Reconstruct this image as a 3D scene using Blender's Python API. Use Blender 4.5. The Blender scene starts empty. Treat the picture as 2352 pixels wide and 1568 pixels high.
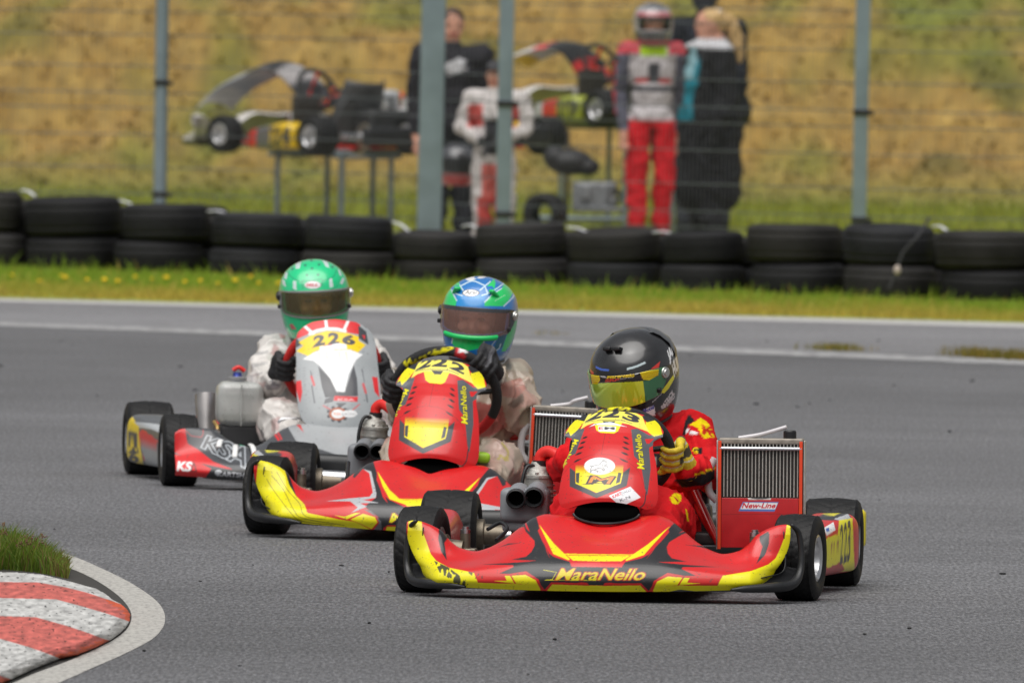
import bpy, bmesh, math, random
import numpy as np
from mathutils import Vector, Matrix, noise
random.seed(7); rng = np.random.default_rng(7)
S = bpy.context.scene
COL = S.collection
R = math.radians
# ------------------------------------------------------------------ camera
FOC, CX, CY = 31166.0, 1176.0, 784.0          # focal length in units of a 2352 px wide picture
CAMH, PITCH, ROLL = 1.911, R(1.60), R(1.0)
cam = bpy.data.cameras.new('camera'); cam_o = bpy.data.objects.new('camera', cam); COL.objects.link(cam_o)
cam.sensor_width = 36; cam.sensor_fit = 'HORIZONTAL'; cam.lens = 36*FOC/2352
cam.clip_start = 1; cam.clip_end = 2000
CR = Matrix.Rotation(math.pi/2-PITCH, 4, 'X') @ Matrix.Rotation(ROLL, 4, 'Z')
cam_o.matrix_world = Matrix.Translation((0, 0, CAMH)) @ CR
cam.dof.use_dof = True; cam.dof.focus_distance = 40.9; cam.dof.aperture_fstop = cam.lens/41.0
S.camera = cam_o
# ------------------------------------------------------------------ sky and sun (overcast)
SUN_EL, SUN_AZ = 66.0, 200.0
w = bpy.data.worlds.new('World'); S.world = w; w.use_nodes = True
nt = w.node_tree; nt.nodes.clear()
sky = nt.nodes.new('ShaderNodeTexSky'); sky.sky_type = 'NISHITA'; sky.sun_disc = False
sky.sun_elevation = R(SUN_EL); sky.sun_rotation = R(SUN_AZ); sky.dust_density = 4.0; sky.air_density = 1.0
hs = nt.nodes.new('ShaderNodeHueSaturation'); hs.inputs['Saturation'].default_value = 0.18
tc = nt.nodes.new('ShaderNodeTexCoord'); nz = nt.nodes.new('ShaderNodeTexNoise')
nz.inputs['Scale'].default_value = 2.6; nz.inputs['Detail'].default_value = 5; nz.inputs['Roughness'].default_value = .55
mr = nt.nodes.new('ShaderNodeMapRange'); mr.inputs[1].default_value = .3; mr.inputs[2].default_value = .7
mr.inputs[3].default_value = .78; mr.inputs[4].default_value = 1.22
mx = nt.nodes.new('ShaderNodeMix'); mx.data_type = 'RGBA'; mx.blend_type = 'MULTIPLY'; mx.inputs[0].default_value = 1
bg = nt.nodes.new('ShaderNodeBackground'); bg.inputs['Strength'].default_value = 0.05
wo = nt.nodes.new('ShaderNodeOutputWorld')
nt.links.new(tc.outputs['Generated'], nz.inputs['Vector']); nt.links.new(nz.outputs[0], mr.inputs[0])
nt.links.new(sky.outputs[0], hs.inputs['Color']); nt.links.new(hs.outputs[0], mx.inputs[6]); nt.links.new(mr.outputs[0], mx.inputs[7])
nt.links.new(mx.outputs[2], bg.inputs['Color']); nt.links.new(bg.outputs[0], wo.inputs[0])
sun = bpy.data.lights.new('sun', 'SUN'); sun.energy = 1.5; sun.angle = R(70); sun.color = (1, .97, .93)
sun_o = bpy.data.objects.new('sun', sun); COL.objects.link(sun_o)
az = R(SUN_AZ); el = R(SUN_EL)
sd = Vector((math.sin(az)*math.cos(el), math.cos(az)*math.cos(el), math.sin(el)))
sun_o.rotation_euler = (-sd).to_track_quat('-Z', 'Y').to_euler()
S.view_settings.view_transform = 'Standard'; S.view_settings.look = 'None'; S.view_settings.gamma = 1
S.view_settings.exposure = 0.92
S.render.engine = 'CYCLES'; S.cycles.max_bounces = 8; S.cycles.use_denoising = True
S.cycles.transparent_max_bounces = 16
# ------------------------------------------------------------------ projection helpers
CRn = np.array(CR.to_3x3())
def proj(W):
    q = (np.asarray(W, float)-np.array([0, 0, CAMH])) @ CRn
    return np.stack([CX+FOC*q[..., 0]/-q[..., 2], CY-FOC*q[..., 1]/-q[..., 2]], -1)
def G(px, py, z=0.0):
    "photo pixel -> point on the horizontal plane z"
    d = CRn @ np.array([(px-CX)/FOC, -(py-CY)/FOC, -1.0])
    t = (z-CAMH)/d[2]
    return np.array([d[0]*t, d[1]*t, z])
def W(px, py, y):
    "photo pixel -> point on the vertical plane at distance y"
    d = CRn @ np.array([(px-CX)/FOC, -(py-CY)/FOC, -1.0])
    t = y/d[1]
    return np.array([d[0]*t, y, CAMH+d[2]*t])
def rotz(a): c, s = math.cos(a), math.sin(a); return np.array([[c, -s, 0], [s, c, 0], [0, 0, 1.]])
def roty(a): c, s = math.cos(a), math.sin(a); return np.array([[c, 0, s], [0, 1, 0], [-s, 0, c]])
def rotx(a): c, s = math.cos(a), math.sin(a); return np.array([[1, 0, 0], [0, c, -s], [0, s, c]])
def pch(xs, ys, x):
    "monotone cubic interpolation"
    xs = np.asarray(xs, float); ys = np.asarray(ys, float); x = np.asarray(x, float)
    h = np.diff(xs); d = np.diff(ys)/h; m = np.zeros_like(ys)
    for i in range(1, len(xs)-1):
        if d[i-1]*d[i] > 0: m[i] = 2*d[i-1]*d[i]/(d[i-1]+d[i])
    m[0] = d[0]; m[-1] = d[-1]
    i = np.clip(np.searchsorted(xs, x)-1, 0, len(h)-1); t = np.clip((x-xs[i])/h[i], 0, 1); hh = h[i]
    return (ys[i]*(1+2*t)*(1-t)**2 + m[i]*hh*t*(1-t)**2 + ys[i+1]*t*t*(3-2*t) + m[i+1]*hh*t*t*(t-1))
def spl(pts, n):
    "smooth polyline (Catmull-Rom) through pts"
    P = np.asarray(pts, float); k = len(P)
    if k < 3: return np.array([P[0]+(P[1]-P[0])*t for t in np.linspace(0, 1, n)])
    Q = np.vstack([2*P[0]-P[1], P, 2*P[-1]-P[-2]]); out = []
    for t in np.linspace(0, k-1-1e-9, n):
        i = int(t); f = t-i; a, b, c, d = Q[i:i+4]
        out.append(.5*((2*b)+(c-a)*f+(2*a-5*b+4*c-d)*f*f+(3*b-a-3*c+d)*f**3))
    return np.array(out)
# ------------------------------------------------------------------ materials
MATS = {}
def mat(name, col=(.5, .5, .5), rough=.5, metal=0.0, coat=0.0, attr=False, var=0.0, vscale=8.0, bump=0.0, bscale=60.0,
        trans=0.0, alpha=1.0, spec=.5, emit=None, dirt=0.0, sheen=0.0, coatr=.08):
    if name in MATS: return MATS[name]
    m = bpy.data.materials.new(name); m.use_nodes = True; n = m.node_tree; b = n.nodes['Principled BSDF']
    b.inputs['Roughness'].default_value = rough; b.inputs['Metallic'].default_value = metal
    b.inputs['Coat Weight'].default_value = coat; b.inputs['Coat Roughness'].default_value = coatr
    b.inputs['Specular IOR Level'].default_value = spec
    b.inputs['Transmission Weight'].default_value = trans; b.inputs['Alpha'].default_value = alpha
    b.inputs['Sheen Weight'].default_value = sheen
    b.inputs['Base Color'].default_value = (*col, 1)
    src = None
    if attr:
        a = n.nodes.new('ShaderNodeAttribute'); a.attribute_name = 'Col'; src = a.outputs['Color']
    co = n.nodes.new('ShaderNodeTexCoord').outputs['Object']
    if var or dirt:
        no = n.nodes.new('ShaderNodeTexNoise'); no.inputs['Scale'].default_value = vscale; no.inputs['Detail'].default_value = 6
        n.links.new(co, no.inputs['Vector'])
        r = n.nodes.new('ShaderNodeMapRange'); r.inputs[1].default_value = .3; r.inputs[2].default_value = .7
        r.inputs[3].default_value = 1-var; r.inputs[4].default_value = 1+var
        n.links.new(no.outputs[0], r.inputs[0])
        x = n.nodes.new('ShaderNodeMix'); x.data_type = 'RGBA'; x.blend_type = 'MULTIPLY'; x.inputs[0].default_value = 1
        if src: n.links.new(src, x.inputs[6])
        else: x.inputs[6].default_value = (*col, 1)
        n.links.new(r.outputs[0], x.inputs[7]); src = x.outputs[2]
        if dirt:
            n2 = n.nodes.new('ShaderNodeTexNoise'); n2.inputs['Scale'].default_value = vscale*14; n2.inputs['Detail'].default_value = 3
            n.links.new(co, n2.inputs['Vector'])
            r2 = n.nodes.new('ShaderNodeMapRange'); r2.inputs[1].default_value = .64; r2.inputs[2].default_value = .70
            r2.inputs[3].default_value = 0; r2.inputs[4].default_value = dirt
            n.links.new(n2.outputs[0], r2.inputs[0])
            y = n.nodes.new('ShaderNodeMix'); y.data_type = 'RGBA'; n.links.new(r2.outputs[0], y.inputs[0])
            n.links.new(src, y.inputs[6]); y.inputs[7].default_value = (.05, .045, .04, 1); src = y.outputs[2]
        r3 = n.nodes.new('ShaderNodeMapRange'); r3.inputs[1].default_value = .3; r3.inputs[2].default_value = .7
        r3.inputs[3].default_value = max(0, rough-.08); r3.inputs[4].default_value = min(1, rough+.1)
        n.links.new(no.outputs[0], r3.inputs[0]); n.links.new(r3.outputs[0], b.inputs['Roughness'])
    if src: n.links.new(src, b.inputs['Base Color'])
    if bump:
        nb = n.nodes.new('ShaderNodeTexNoise'); nb.inputs['Scale'].default_value = bscale; nb.inputs['Detail'].default_value = 4
        n.links.new(co, nb.inputs['Vector'])
        bp = n.nodes.new('ShaderNodeBump'); bp.inputs['Strength'].default_value = bump; bp.inputs['Distance'].default_value = .01
        n.links.new(nb.outputs[0], bp.inputs['Height']); n.links.new(bp.outputs[0], b.inputs['Normal'])
    MATS[name] = m; return m
RUBBER = mat('rubber', (.0085, .0085, .009), .6, var=.25, vscale=9, bump=.15, bscale=90, spec=.3)
OLDR = [mat('old_rubber_%d' % i, c, .7, var=.45, vscale=4, bump=.3, bscale=40, dirt=.2, spec=.25) for i, c in enumerate([(.012, .012, .0135), (.018, .017, .016), (.014, .0145, .0165), (.009, .009, .010), (.020, .019, .019)])]; OLDRUB = OLDR[0]
PLASTIC = mat('black_plastic', (.013, .0135, .015), .40, var=.2, vscale=12)
DARK = mat('hole_shade', (.002, .002, .002), 1.0, spec=0.0)  # matt black that stands in for the darkness inside openings
STEEL = mat('steel', (.55, .55, .56), .3, 1, var=.1)
ALU = mat('aluminium', (.62, .62, .6), .42, 1, var=.15, vscale=30)
CASTALU = mat('cast_aluminium', (.42, .41, .38), .5, .6, var=.2, vscale=25, bump=.2, bscale=120, dirt=.5)
GALV = mat('galvanised', (.185, .235, .265), .5, .3, var=.12, vscale=6)
WIRE = mat('fence_wire', (.11, .125, .13), .5, .3)
REDTUBE = mat('red_powder_coat', (.55, .012, .012), .3, 0, .4, var=.1)
REDHOSE = mat('red_silicone', (.7, .02, .015), .42, var=.1)
GREYBOX = mat('grey_plastic', (.19, .2, .215), .42, var=.12, vscale=10)
LIVERY = mat('livery_vinyl', rough=.36, coat=.30, coatr=.10, attr=True, var=.06, vscale=7, dirt=.6)
HELMETP = mat('helmet_paint', rough=.3, coat=1.0, coatr=.14, attr=True, var=.02)
CLOTH = mat('suit_cloth', rough=.8, attr=True, var=.08, vscale=22, bump=.25, bscale=70, spec=.2)
GLOVEM = mat('glove_leather', rough=.65, attr=True, var=.12, vscale=60, bump=.2, bscale=150)
SKIN = mat('skin', (.62, .30, .20), .5, var=.1, vscale=30)
ORANGE = mat('orange_rubber', (.72, .055, .012), .5)
WHITEP = mat('white_plastic', (.75, .75, .74), .4)
# ------------------------------------------------------------------ mesh helpers
def setp(o, label=None, cat=None, group=None, kind=None):
    if label: o['label'] = label
    if cat: o['category'] = cat
    if group: o['group'] = group
    if kind: o['kind'] = kind
    return o
def empty(name, loc=(0, 0, 0), yaw=0.0):
    o = bpy.data.objects.new(name, None); COL.objects.link(o); o.location = loc; o.rotation_euler = (0, 0, yaw)
    o.empty_display_size = .1; return o
def mesh(name, V, F, m, parent=None, cols=None, smooth=True, sharp=None):
    me = bpy.data.meshes.new(name); V = np.asarray(V, float)
    me.from_pydata(V.tolist(), [], F if isinstance(F, list) else F.tolist()); me.update()
    if smooth: me.polygons.foreach_set('use_smooth', [True]*len(me.polygons))
    if sharp: me.set_sharp_from_angle(angle=R(sharp))
    if cols is not None:
        a = me.color_attributes.new('Col', 'FLOAT_COLOR', 'POINT')
        c = np.ones((len(V), 4), np.float32); c[:, :3] = cols; a.data.foreach_set('color', c.ravel())
    me.materials.append(m)
    o = bpy.data.objects.new(name, me); COL.objects.link(o)
    if parent is not None: o.parent = parent
    return o
class MB:
    def __init__(s): s.V = []; s.F = []; s.n = 0
    def add(s, V, F):
        V = np.asarray(V, float); s.V.append(V); s.F += [tuple(int(i)+s.n for i in f) for f in F]; s.n += len(V); return s
    def box(s, c, size, rot=None, bev=0.0):
        V, F = rbox(size, bev)
        if rot is not None: V = V @ np.asarray(rot).T
        return s.add(V+np.asarray(c), F)
    def tube(s, path, r, n=10, cap=True): return s.add(*tube(path, r, n, cap))
    def ell(s, c, rad, rot=None, nu=20, nv=12):
        V, F = sphere(nu, nv); V = V*np.asarray(rad)
        if rot is not None: V = V @ np.asarray(rot).T
        return s.add(V+np.asarray(c), F)
    def lathe(s, prof, c, axis, n=32):
        V, F = lathe(prof, axis, n); return s.add(V+np.asarray(c), F)
    def get(s): return np.vstack(s.V), s.F
    def mk(s, name, m, parent=None, xf=None, smooth=True, sharp=40, cols=None):
        V, F = s.get()
        if xf is not None: V = xf(V)
        return mesh(name, V, F, m, parent, cols, smooth, sharp)
def rbox(size, bev=0.0):
    bm = bmesh.new(); bmesh.ops.create_cube(bm, size=1)
    for v in bm.verts: v.co = Vector((v.co.x*size[0], v.co.y*size[1], v.co.z*size[2]))
    if bev: bmesh.ops.bevel(bm, geom=bm.edges[:]+bm.verts[:], offset=bev, segments=3, profile=.6, affect='EDGES')
    bm.verts.index_update(); V = np.array([v.co[:] for v in bm.verts]); F = [tuple(v.index for v in f.verts) for f in bm.faces]
    bm.free(); return V, F
def sphere(nu=20, nv=12):
    V = [(0, 0, 1)]; F = []
    for j in range(1, nv):
        a = math.pi*j/nv
        for i in range(nu): b = 2*math.pi*i/nu; V.append((math.sin(a)*math.cos(b), math.sin(a)*math.sin(b), math.cos(a)))
    V.append((0, 0, -1)); L = len(V)-1
    for i in range(nu): F.append((0, 1+i, 1+(i+1) % nu)); F.append((L, L-nu+(i+1) % nu, L-nu+i))
    for j in range(nv-2):
        for i in range(nu):
            a = 1+j*nu+i; b = 1+j*nu+(i+1) % nu; F.append((a, a+nu, b+nu, b))
    return np.array(V), F
def frames(P):
    P = np.asarray(P, float); T = np.gradient(P, axis=0); T /= np.linalg.norm(T, axis=1)[:, None]+1e-12
    up = np.array([0, 0, 1.]) if abs(T[0][2]) < .9 else np.array([1., 0, 0])
    N = []; n = np.cross(up, T[0]); n /= np.linalg.norm(n)
    for t in T:
        n = n-t*np.dot(n, t); n /= np.linalg.norm(n)+1e-12; N.append(n.copy())
    N = np.array(N); return T, N, np.cross(T, N)
def tube(path, r, n=10, cap=True, sx=1.0, sy=1.0):
    P = np.asarray(path, float); r = np.broadcast_to(np.asarray(r, float), (len(P),)); T, N, B = frames(P)
    a = np.linspace(0, 2*math.pi, n, endpoint=False)
    V = (P[:, None]+r[:, None, None]*(sx*np.cos(a)[None, :, None]*N[:, None]+sy*np.sin(a)[None, :, None]*B[:, None])).reshape(-1, 3)
    F = [(j*n+i, j*n+(i+1) % n, (j+1)*n+(i+1) % n, (j+1)*n+i) for j in range(len(P)-1) for i in range(n)]
    if cap: F += [tuple(range(n-1, -1, -1)), tuple(range((len(P)-1)*n, len(P)*n))]
    return V, F
def lathe(prof, axis, n=32):
    "prof: list of (along axis, radius)"
    a = np.asarray(axis, float); a /= np.linalg.norm(a)
    u = np.cross(a, (0, 0, 1) if abs(a[2]) < .9 else (1, 0, 0)); u /= np.linalg.norm(u); v = np.cross(a, u)
    t = np.linspace(0, 2*math.pi, n, endpoint=False)
    V = np.array([a*p+r*(math.cos(x)*u+math.sin(x)*v) for p, r in prof for x in t])
    F = [(j*n+i, j*n+(i+1) % n, (j+1)*n+(i+1) % n, (j+1)*n+i) for j in range(len(prof)-1) for i in range(n)]
    return V, F
def gridF(nv, nu, closed=False):
    j, i = np.mgrid[0:nv-1, 0:(nu if closed else nu-1)]; i2 = (i+1) % nu
    return np.stack([j*nu+i, j*nu+i2, (j+1)*nu+i2, (j+1)*nu+i], -1).reshape(-1, 4)
def capsule(p0, p1, r0, r1, nu=16, nv=8):
    "tapered capsule"
    p0 = np.asarray(p0, float); p1 = np.asarray(p1, float); d = p1-p0; L = np.linalg.norm(d)+1e-9; d = d/L
    prof = [(-r0*math.cos(x), r0*math.sin(x)) for x in np.linspace(0.05, math.pi/2, nv)] + [(L+r1*math.sin(x), r1*math.cos(x)) for x in np.linspace(0, math.pi/2-.05, nv)]
    V, F = lathe(prof, d, nu); n = nu; k = len(prof)
    F = F+[tuple(range(n-1, -1, -1)), tuple(range((k-1)*n, k*n))]
    return V+p0, F
def remesh(mb, voxel, smooth=4):
    "fuse overlapping shapes into one continuous skin; returns V, F, N"
    V, F = mb.get(); o = mesh('tmp', V, F, RUBBER)
    m = o.modifiers.new('r', 'REMESH'); m.mode = 'VOXEL'; m.voxel_size = voxel
    s = o.modifiers.new('s', 'SMOOTH'); s.iterations = smooth; s.factor = .5
    dg = bpy.context.evaluated_depsgraph_get(); e = o.evaluated_get(dg); me = e.to_mesh()
    n = len(me.vertices); A = np.zeros(n*3); me.vertices.foreach_get('co', A); N = np.zeros(n*3); me.vertices.foreach_get('normal', N)
    FF = [tuple(p.vertices) for p in me.polygons]; e.to_mesh_clear()
    md = o.data; bpy.data.objects.remove(o); bpy.data.meshes.remove(md)
    return A.reshape(-1, 3), FF, N.reshape(-1, 3)
def folds(V, N, amp, sc, seed=0):
    "long cloth folds: ridged noise"
    d = np.array([abs(noise.noise(Vector((p[0]*sc*1.3+seed, p[1]*sc, p[2]*sc*.55))))+.5*abs(noise.noise(Vector((p[0]*sc*2.2+p[2]*sc, p[1]*sc*2, p[2]*sc*1.5-p[0]*sc+seed)))) for p in V])
    return V+N*((d.mean()-d)*amp)[:, None]
def creases(V, N, amp, sc, seed=0):
    "thin raised cloth creases between smooth panels"
    out = np.zeros(len(V))
    for i, p in enumerate(V):
        w = noise.noise(Vector((p[0]*4+seed, p[1]*4, p[2]*4)))*.08
        a = 1-min(1, abs(noise.noise(Vector((p[0]*sc+seed+w*sc, p[1]*sc, (p[2]+p[0]*.5)*sc*.6))))*3.2); b = 1-min(1, abs(noise.noise(Vector((p[0]*sc*1.9-seed, p[1]*sc*1.9+w*sc, (p[2]-p[0]*.6)*sc*1.3))))*3.0)
        out[i] = a*a+.55*b*b
    return V+N*((out-.25)*amp)[:, None]
def wrinkle(V, N, amp, sc, seed=0):
    d = np.array([noise.turbulence(Vector((p[0]*sc+seed, p[1]*sc, p[2]*sc*.6)), 3, False) for p in V])
    return V+N*((d-d.mean())*amp)[:, None]
# ------------------------------------------------------------------ painting on vertices
TXT = {}
def text_tris(s, off=0.0):
    k = (s, off)
    if k in TXT: return TXT[k]
    c = bpy.data.curves.new('t', 'FONT'); c.body = s; c.offset = off; c.resolution_u = 3
    o = bpy.data.objects.new('t', c); COL.objects.link(o); bpy.context.view_layer.update()
    me = bpy.data.meshes.new_from_object(o); me.calc_loop_triangles()
    V = np.array([v.co[:2] for v in me.vertices]); T = np.array([t.vertices[:] for t in me.loop_triangles])
    bpy.data.objects.remove(o); bpy.data.curves.remove(c); bpy.data.meshes.remove(me)
    tri = V[T] if len(V) else np.zeros((0, 3, 2)); TXT[k] = tri; return tri
class Paint:
    def __init__(s, p, base, step=.5, mask=None):
        o = step*.5; s.Ps = [p+np.array(d)*o for d in ((-.5, -.5), (.5, -.5), (-.5, .5), (.5, .5))]
        s.C = [np.tile(np.array(base, float), (len(p), 1)) for _ in s.Ps]; s.mask = mask; s.clip = None
    def _ap(s, k, idx, col, alpha):
        if s.mask is not None: idx = idx[s.mask[idx]]
        a = alpha if np.isscalar(alpha) else alpha(s.Ps[k][idx])[:, None]
        s.C[k][idx] = s.C[k][idx]*(1-a)+np.array(col, float)*a
    def poly(s, pts, col, alpha=1.0):
        Q = np.asarray(pts, float); lo, hi = Q.min(0), Q.max(0)
        for k, p in enumerate(s.Ps):
            idx = np.nonzero((p[:, 0] >= lo[0]) & (p[:, 0] <= hi[0]) & (p[:, 1] >= lo[1]) & (p[:, 1] <= hi[1]))[0]
            if not len(idx): continue
            x, y = p[idx, 0], p[idx, 1]; ins = np.zeros(len(idx), bool)
            for a, b in zip(Q, np.roll(Q, -1, 0)):
                if a[1] == b[1]: continue
                c = (a[1] > y) != (b[1] > y); ins ^= c & (x < (b[0]-a[0])*(y-a[1])/(b[1]-a[1])+a[0])
            s._ap(k, idx[ins], col, alpha)
        return s
    def ell(s, c, rx, ry, col, alpha=1.0, ang=0.0):
        ca, sa = math.cos(ang), math.sin(ang)
        for k, p in enumerate(s.Ps):
            d = p-np.asarray(c, float); u = d[:, 0]*ca+d[:, 1]*sa; v = -d[:, 0]*sa+d[:, 1]*ca
            s._ap(k, np.nonzero((u/rx)**2+(v/ry)**2 <= 1)[0], col, alpha)
        return s
    def line(s, pts, wd, col, alpha=1.0, smooth=0):
        Q = spl(pts, smooth) if smooth else np.asarray(pts, float)
        for k, p in enumerate(s.Ps):
            lo, hi = Q.min(0)-wd, Q.max(0)+wd
            idx = np.nonzero((p[:, 0] >= lo[0]) & (p[:, 0] <= hi[0]) & (p[:, 1] >= lo[1]) & (p[:, 1] <= hi[1]))[0]
            if not len(idx): continue
            q = p[idx]; dm = np.full(len(idx), 1e9)
            for a, b in zip(Q[:-1], Q[1:]):
                ab = b-a; t = np.clip(((q-a)@ab)/(ab@ab+1e-9), 0, 1); dm = np.minimum(dm, np.linalg.norm(q-a-t[:, None]*ab, axis=1))
            s._ap(k, idx[dm <= wd/2], col, alpha)
        return s
    def text(s, t, bl, br, tl, tr=None, col=(0, 0, 0), off=0.0, alpha=1.0):
        base = text_tris(t, 0.0); tri = text_tris(t, off)
        if not len(tri): return s
        bl, br, tl = (np.asarray(q, float) for q in (bl, br, tl)); tr = br+tl-bl if tr is None else np.asarray(tr, float)
        lo = base.reshape(-1, 2).min(0); hi = base.reshape(-1, 2).max(0); st = (tri-lo)/(hi-lo)
        u = st[..., :1]; v = st[..., 1:]
        T = bl*(1-u)*(1-v)+br*u*(1-v)+tl*(1-u)*v+tr*u*v
        L0, H0 = T.reshape(-1, 2).min(0), T.reshape(-1, 2).max(0)
        for k, p in enumerate(s.Ps):
            idx = np.nonzero((p[:, 0] >= L0[0]) & (p[:, 0] <= H0[0]) & (p[:, 1] >= L0[1]) & (p[:, 1] <= H0[1]))[0]
            if not len(idx): continue
            q = p[idx]; hit = np.zeros(len(idx), bool)
            for a, b, c in T:
                l, h = np.minimum(np.minimum(a, b), c), np.maximum(np.maximum(a, b), c)
                j = np.nonzero((q[:, 0] >= l[0]) & (q[:, 0] <= h[0]) & (q[:, 1] >= l[1]) & (q[:, 1] <= h[1]))[0]
                if not len(j): continue
                d = q[j]; f = lambda m, n: (n[0]-m[0])*(d[:, 1]-m[1])-(n[1]-m[1])*(d[:, 0]-m[0])
                e1, e2, e3 = f(a, b), f(b, c), f(c, a)
                hit[j] |= ((e1 >= 0) & (e2 >= 0) & (e3 >= 0)) | ((e1 <= 0) & (e2 <= 0) & (e3 <= 0))
            s._ap(k, idx[hit], col, alpha)
        return s
    def get(s): return sum(s.C)/len(s.C)
def Z(x0, y0, sc):
    "zoom-crop coordinates -> photo coordinates"
    def f(*pts):
        P = np.asarray(pts, float)
        return P*sc+np.array([x0, y0])
    return f
def hashn(p, sc, lo, hi, seed=0.0):
    "noisy alpha for worn print"
    return np.array([1.0 if lo < noise.noise(Vector((q[0]*sc, q[1]*sc*.5, seed)))*.5+.5 < hi else 0.0 for q in p])
RED = (.58, .007, .008); YEL = (.76, .69, .0); BLK = (.013, .0135, .016); WHT = (.78, .78, .78); GREY = (.08, .085, .095); SILV = (.42, .43, .45)
# ================================================================== SETTING
def asphalt_mat(name, c0, c1, lo=.75, hi=1.25):
    m = bpy.data.materials.new(name); m.use_nodes = True; n = m.node_tree; b = n.nodes['Principled BSDF']; L = n.links.new
    co = n.nodes.new('ShaderNodeTexCoord').outputs['Object']
    def noi(sc, det, mapsc=None, kind='ShaderNodeTexNoise'):
        q = n.nodes.new(kind); q.inputs['Scale'].default_value = sc
        if 'Detail' in q.inputs: q.inputs['Detail'].default_value = det
        if mapsc:
            mp = n.nodes.new('ShaderNodeMapping'); mp.inputs['Scale'].default_value = mapsc; L(co, mp.inputs[0]); L(mp.outputs[0], q.inputs['Vector'])
        else: L(co, q.inputs['Vector'])
        return q.outputs[0]
    def rng_(x, a, b_, c, d):
        r = n.nodes.new('ShaderNodeMapRange'); r.inputs[1].default_value = a; r.inputs[2].default_value = b_
        r.inputs[3].default_value = c; r.inputs[4].default_value = d; L(x, r.inputs[0]); return r.outputs[0]
    def mul(x, y):
        q = n.nodes.new('ShaderNodeMath'); q.operation = 'MULTIPLY'; L(x, q.inputs[0]); L(y, q.inputs[1]); return q.outputs[0]
    grain = rng_(noi(90, 3, (1, .12, 1)), .36, .64, .0, 1.0)
    spk = rng_(noi(120, 0, (1, .12, 1), 'ShaderNodeTexVoronoi'), .05, .5, 1.25, .80)
    lane = rng_(noi(1.0, 3, (.12, .22, 1)), .3, .7, lo-.06, hi+.06)
    patch = rng_(noi(1.7, 5, (1, .6, 1)), .3, .7, .92, 1.08)
    streak = rng_(noi(5, 5, (.035, .7, 1)), .3, .7, .93, 1.07)
    sp = n.nodes.new('ShaderNodeSeparateXYZ'); L(co, sp.inputs[0]); ad = n.nodes.new('ShaderNodeMath'); ad.operation = 'MULTIPLY_ADD'; L(noi(.5, 4, (.5, 1, 1)), ad.inputs[0]); ad.inputs[1].default_value = 7; L(sp.outputs[1], ad.inputs[2])
    cr = n.nodes.new('ShaderNodeValToRGB'); L(rng_(ad.outputs[0], 30, 80, 0, 1), cr.inputs[0]); el_ = cr.color_ramp.elements
    for ps, v_ in ((0.0, .86), (.2, .90), (.40, 1.0), (.56, 1.04), (.66, .90), (.80, .92), (.9, 1.0)):
        e_ = el_.new(ps); e_.color = (v_, v_, v_, 1)
    el_.remove(el_[0]); el_[-1].color = (1, 1, 1, 1)
    mx_ = n.nodes.new('ShaderNodeMix'); mx_.data_type = 'RGBA'; mx_.inputs[6].default_value = (*c0, 1); mx_.inputs[7].default_value = (*c1, 1)
    L(grain, mx_.inputs[0])
    f = mul(mul(mul(lane, patch), mul(spk, streak)), cr.outputs[0])
    x = n.nodes.new('ShaderNodeMix'); x.data_type = 'RGBA'; x.blend_type = 'MULTIPLY'; x.inputs[0].default_value = 1
    L(mx_.outputs[2], x.inputs[6]); L(f, x.inputs[7]); L(x.outputs[2], b.inputs['Base Color'])
    b.inputs['Roughness'].default_value = .72
    bp = n.nodes.new('ShaderNodeBump'); bp.inputs['Strength'].default_value = .6; bp.inputs['Distance'].default_value = .004
    L(noi(100, 2, (1, .12, 1)), bp.inputs['Height']); L(bp.outputs[0], b.inputs['Normal'])
    return m
ASPH = asphalt_mat('asphalt', (.085, .086, .093), (.178, .179, .189), .88, 1.12)
ASPH2 = asphalt_mat('asphalt_pale', (.145, .145, .155), (.235, .233, .243), .93, 1.08)
def worn_mat(name, col, under, amt=.5, scale=30, stretch=(1, .25, 1), rough=.65):
    m = bpy.data.materials.new(name); m.use_nodes = True; n = m.node_tree; b = n.nodes['Principled BSDF']; L = n.links.new
    co = n.nodes.new('ShaderNodeTexCoord').outputs['Object']
    mp = n.nodes.new('ShaderNodeMapping'); mp.inputs['Scale'].default_value = stretch; L(co, mp.inputs[0])
    q = n.nodes.new('ShaderNodeTexNoise'); q.inputs['Scale'].default_value = scale; q.inputs['Detail'].default_value = 8; q.inputs['Roughness'].default_value = .7
    L(mp.outputs[0], q.inputs['Vector'])
    r = n.nodes.new('ShaderNodeMapRange'); r.inputs[1].default_value = amt-.1; r.inputs[2].default_value = amt+.12; L(q.outputs[0], r.inputs[0])
    x = n.nodes.new('ShaderNodeMix'); x.data_type = 'RGBA'; x.inputs[6].default_value = (*col, 1); x.inputs[7].default_value = (*under, 1)
    L(r.outputs[0], x.inputs[0]); L(x.outputs[2], b.inputs['Base Color']); b.inputs['Roughness'].default_value = rough
    return m
LINE = worn_mat('line_paint', (.46, .455, .44), (.20, .195, .195), .60, 40)
LINE2 = worn_mat('faded_line_paint', (.36, .36, .365), (.19, .19, .195), .50, 9)
def sheet(name, pts, m, kind='structure'):
    o = mesh(name, pts, [tuple(range(len(pts)))], m, smooth=False); o['kind'] = kind; return o
sheet('asphalt_track', [(-300, -60, 0), (300, -60, 0), (300, 140, 0), (-300, 140, 0)], ASPH)
def ext(pts, d=60):
    P = [np.asarray(p, float) for p in pts]
    a = P[0]+(P[0]-P[1])/np.linalg.norm(P[0]-P[1])*d; b = P[-1]+(P[-1]-P[-2])/np.linalg.norm(P[-1]-P[-2])*d
    return [a]+P+[b]
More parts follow.
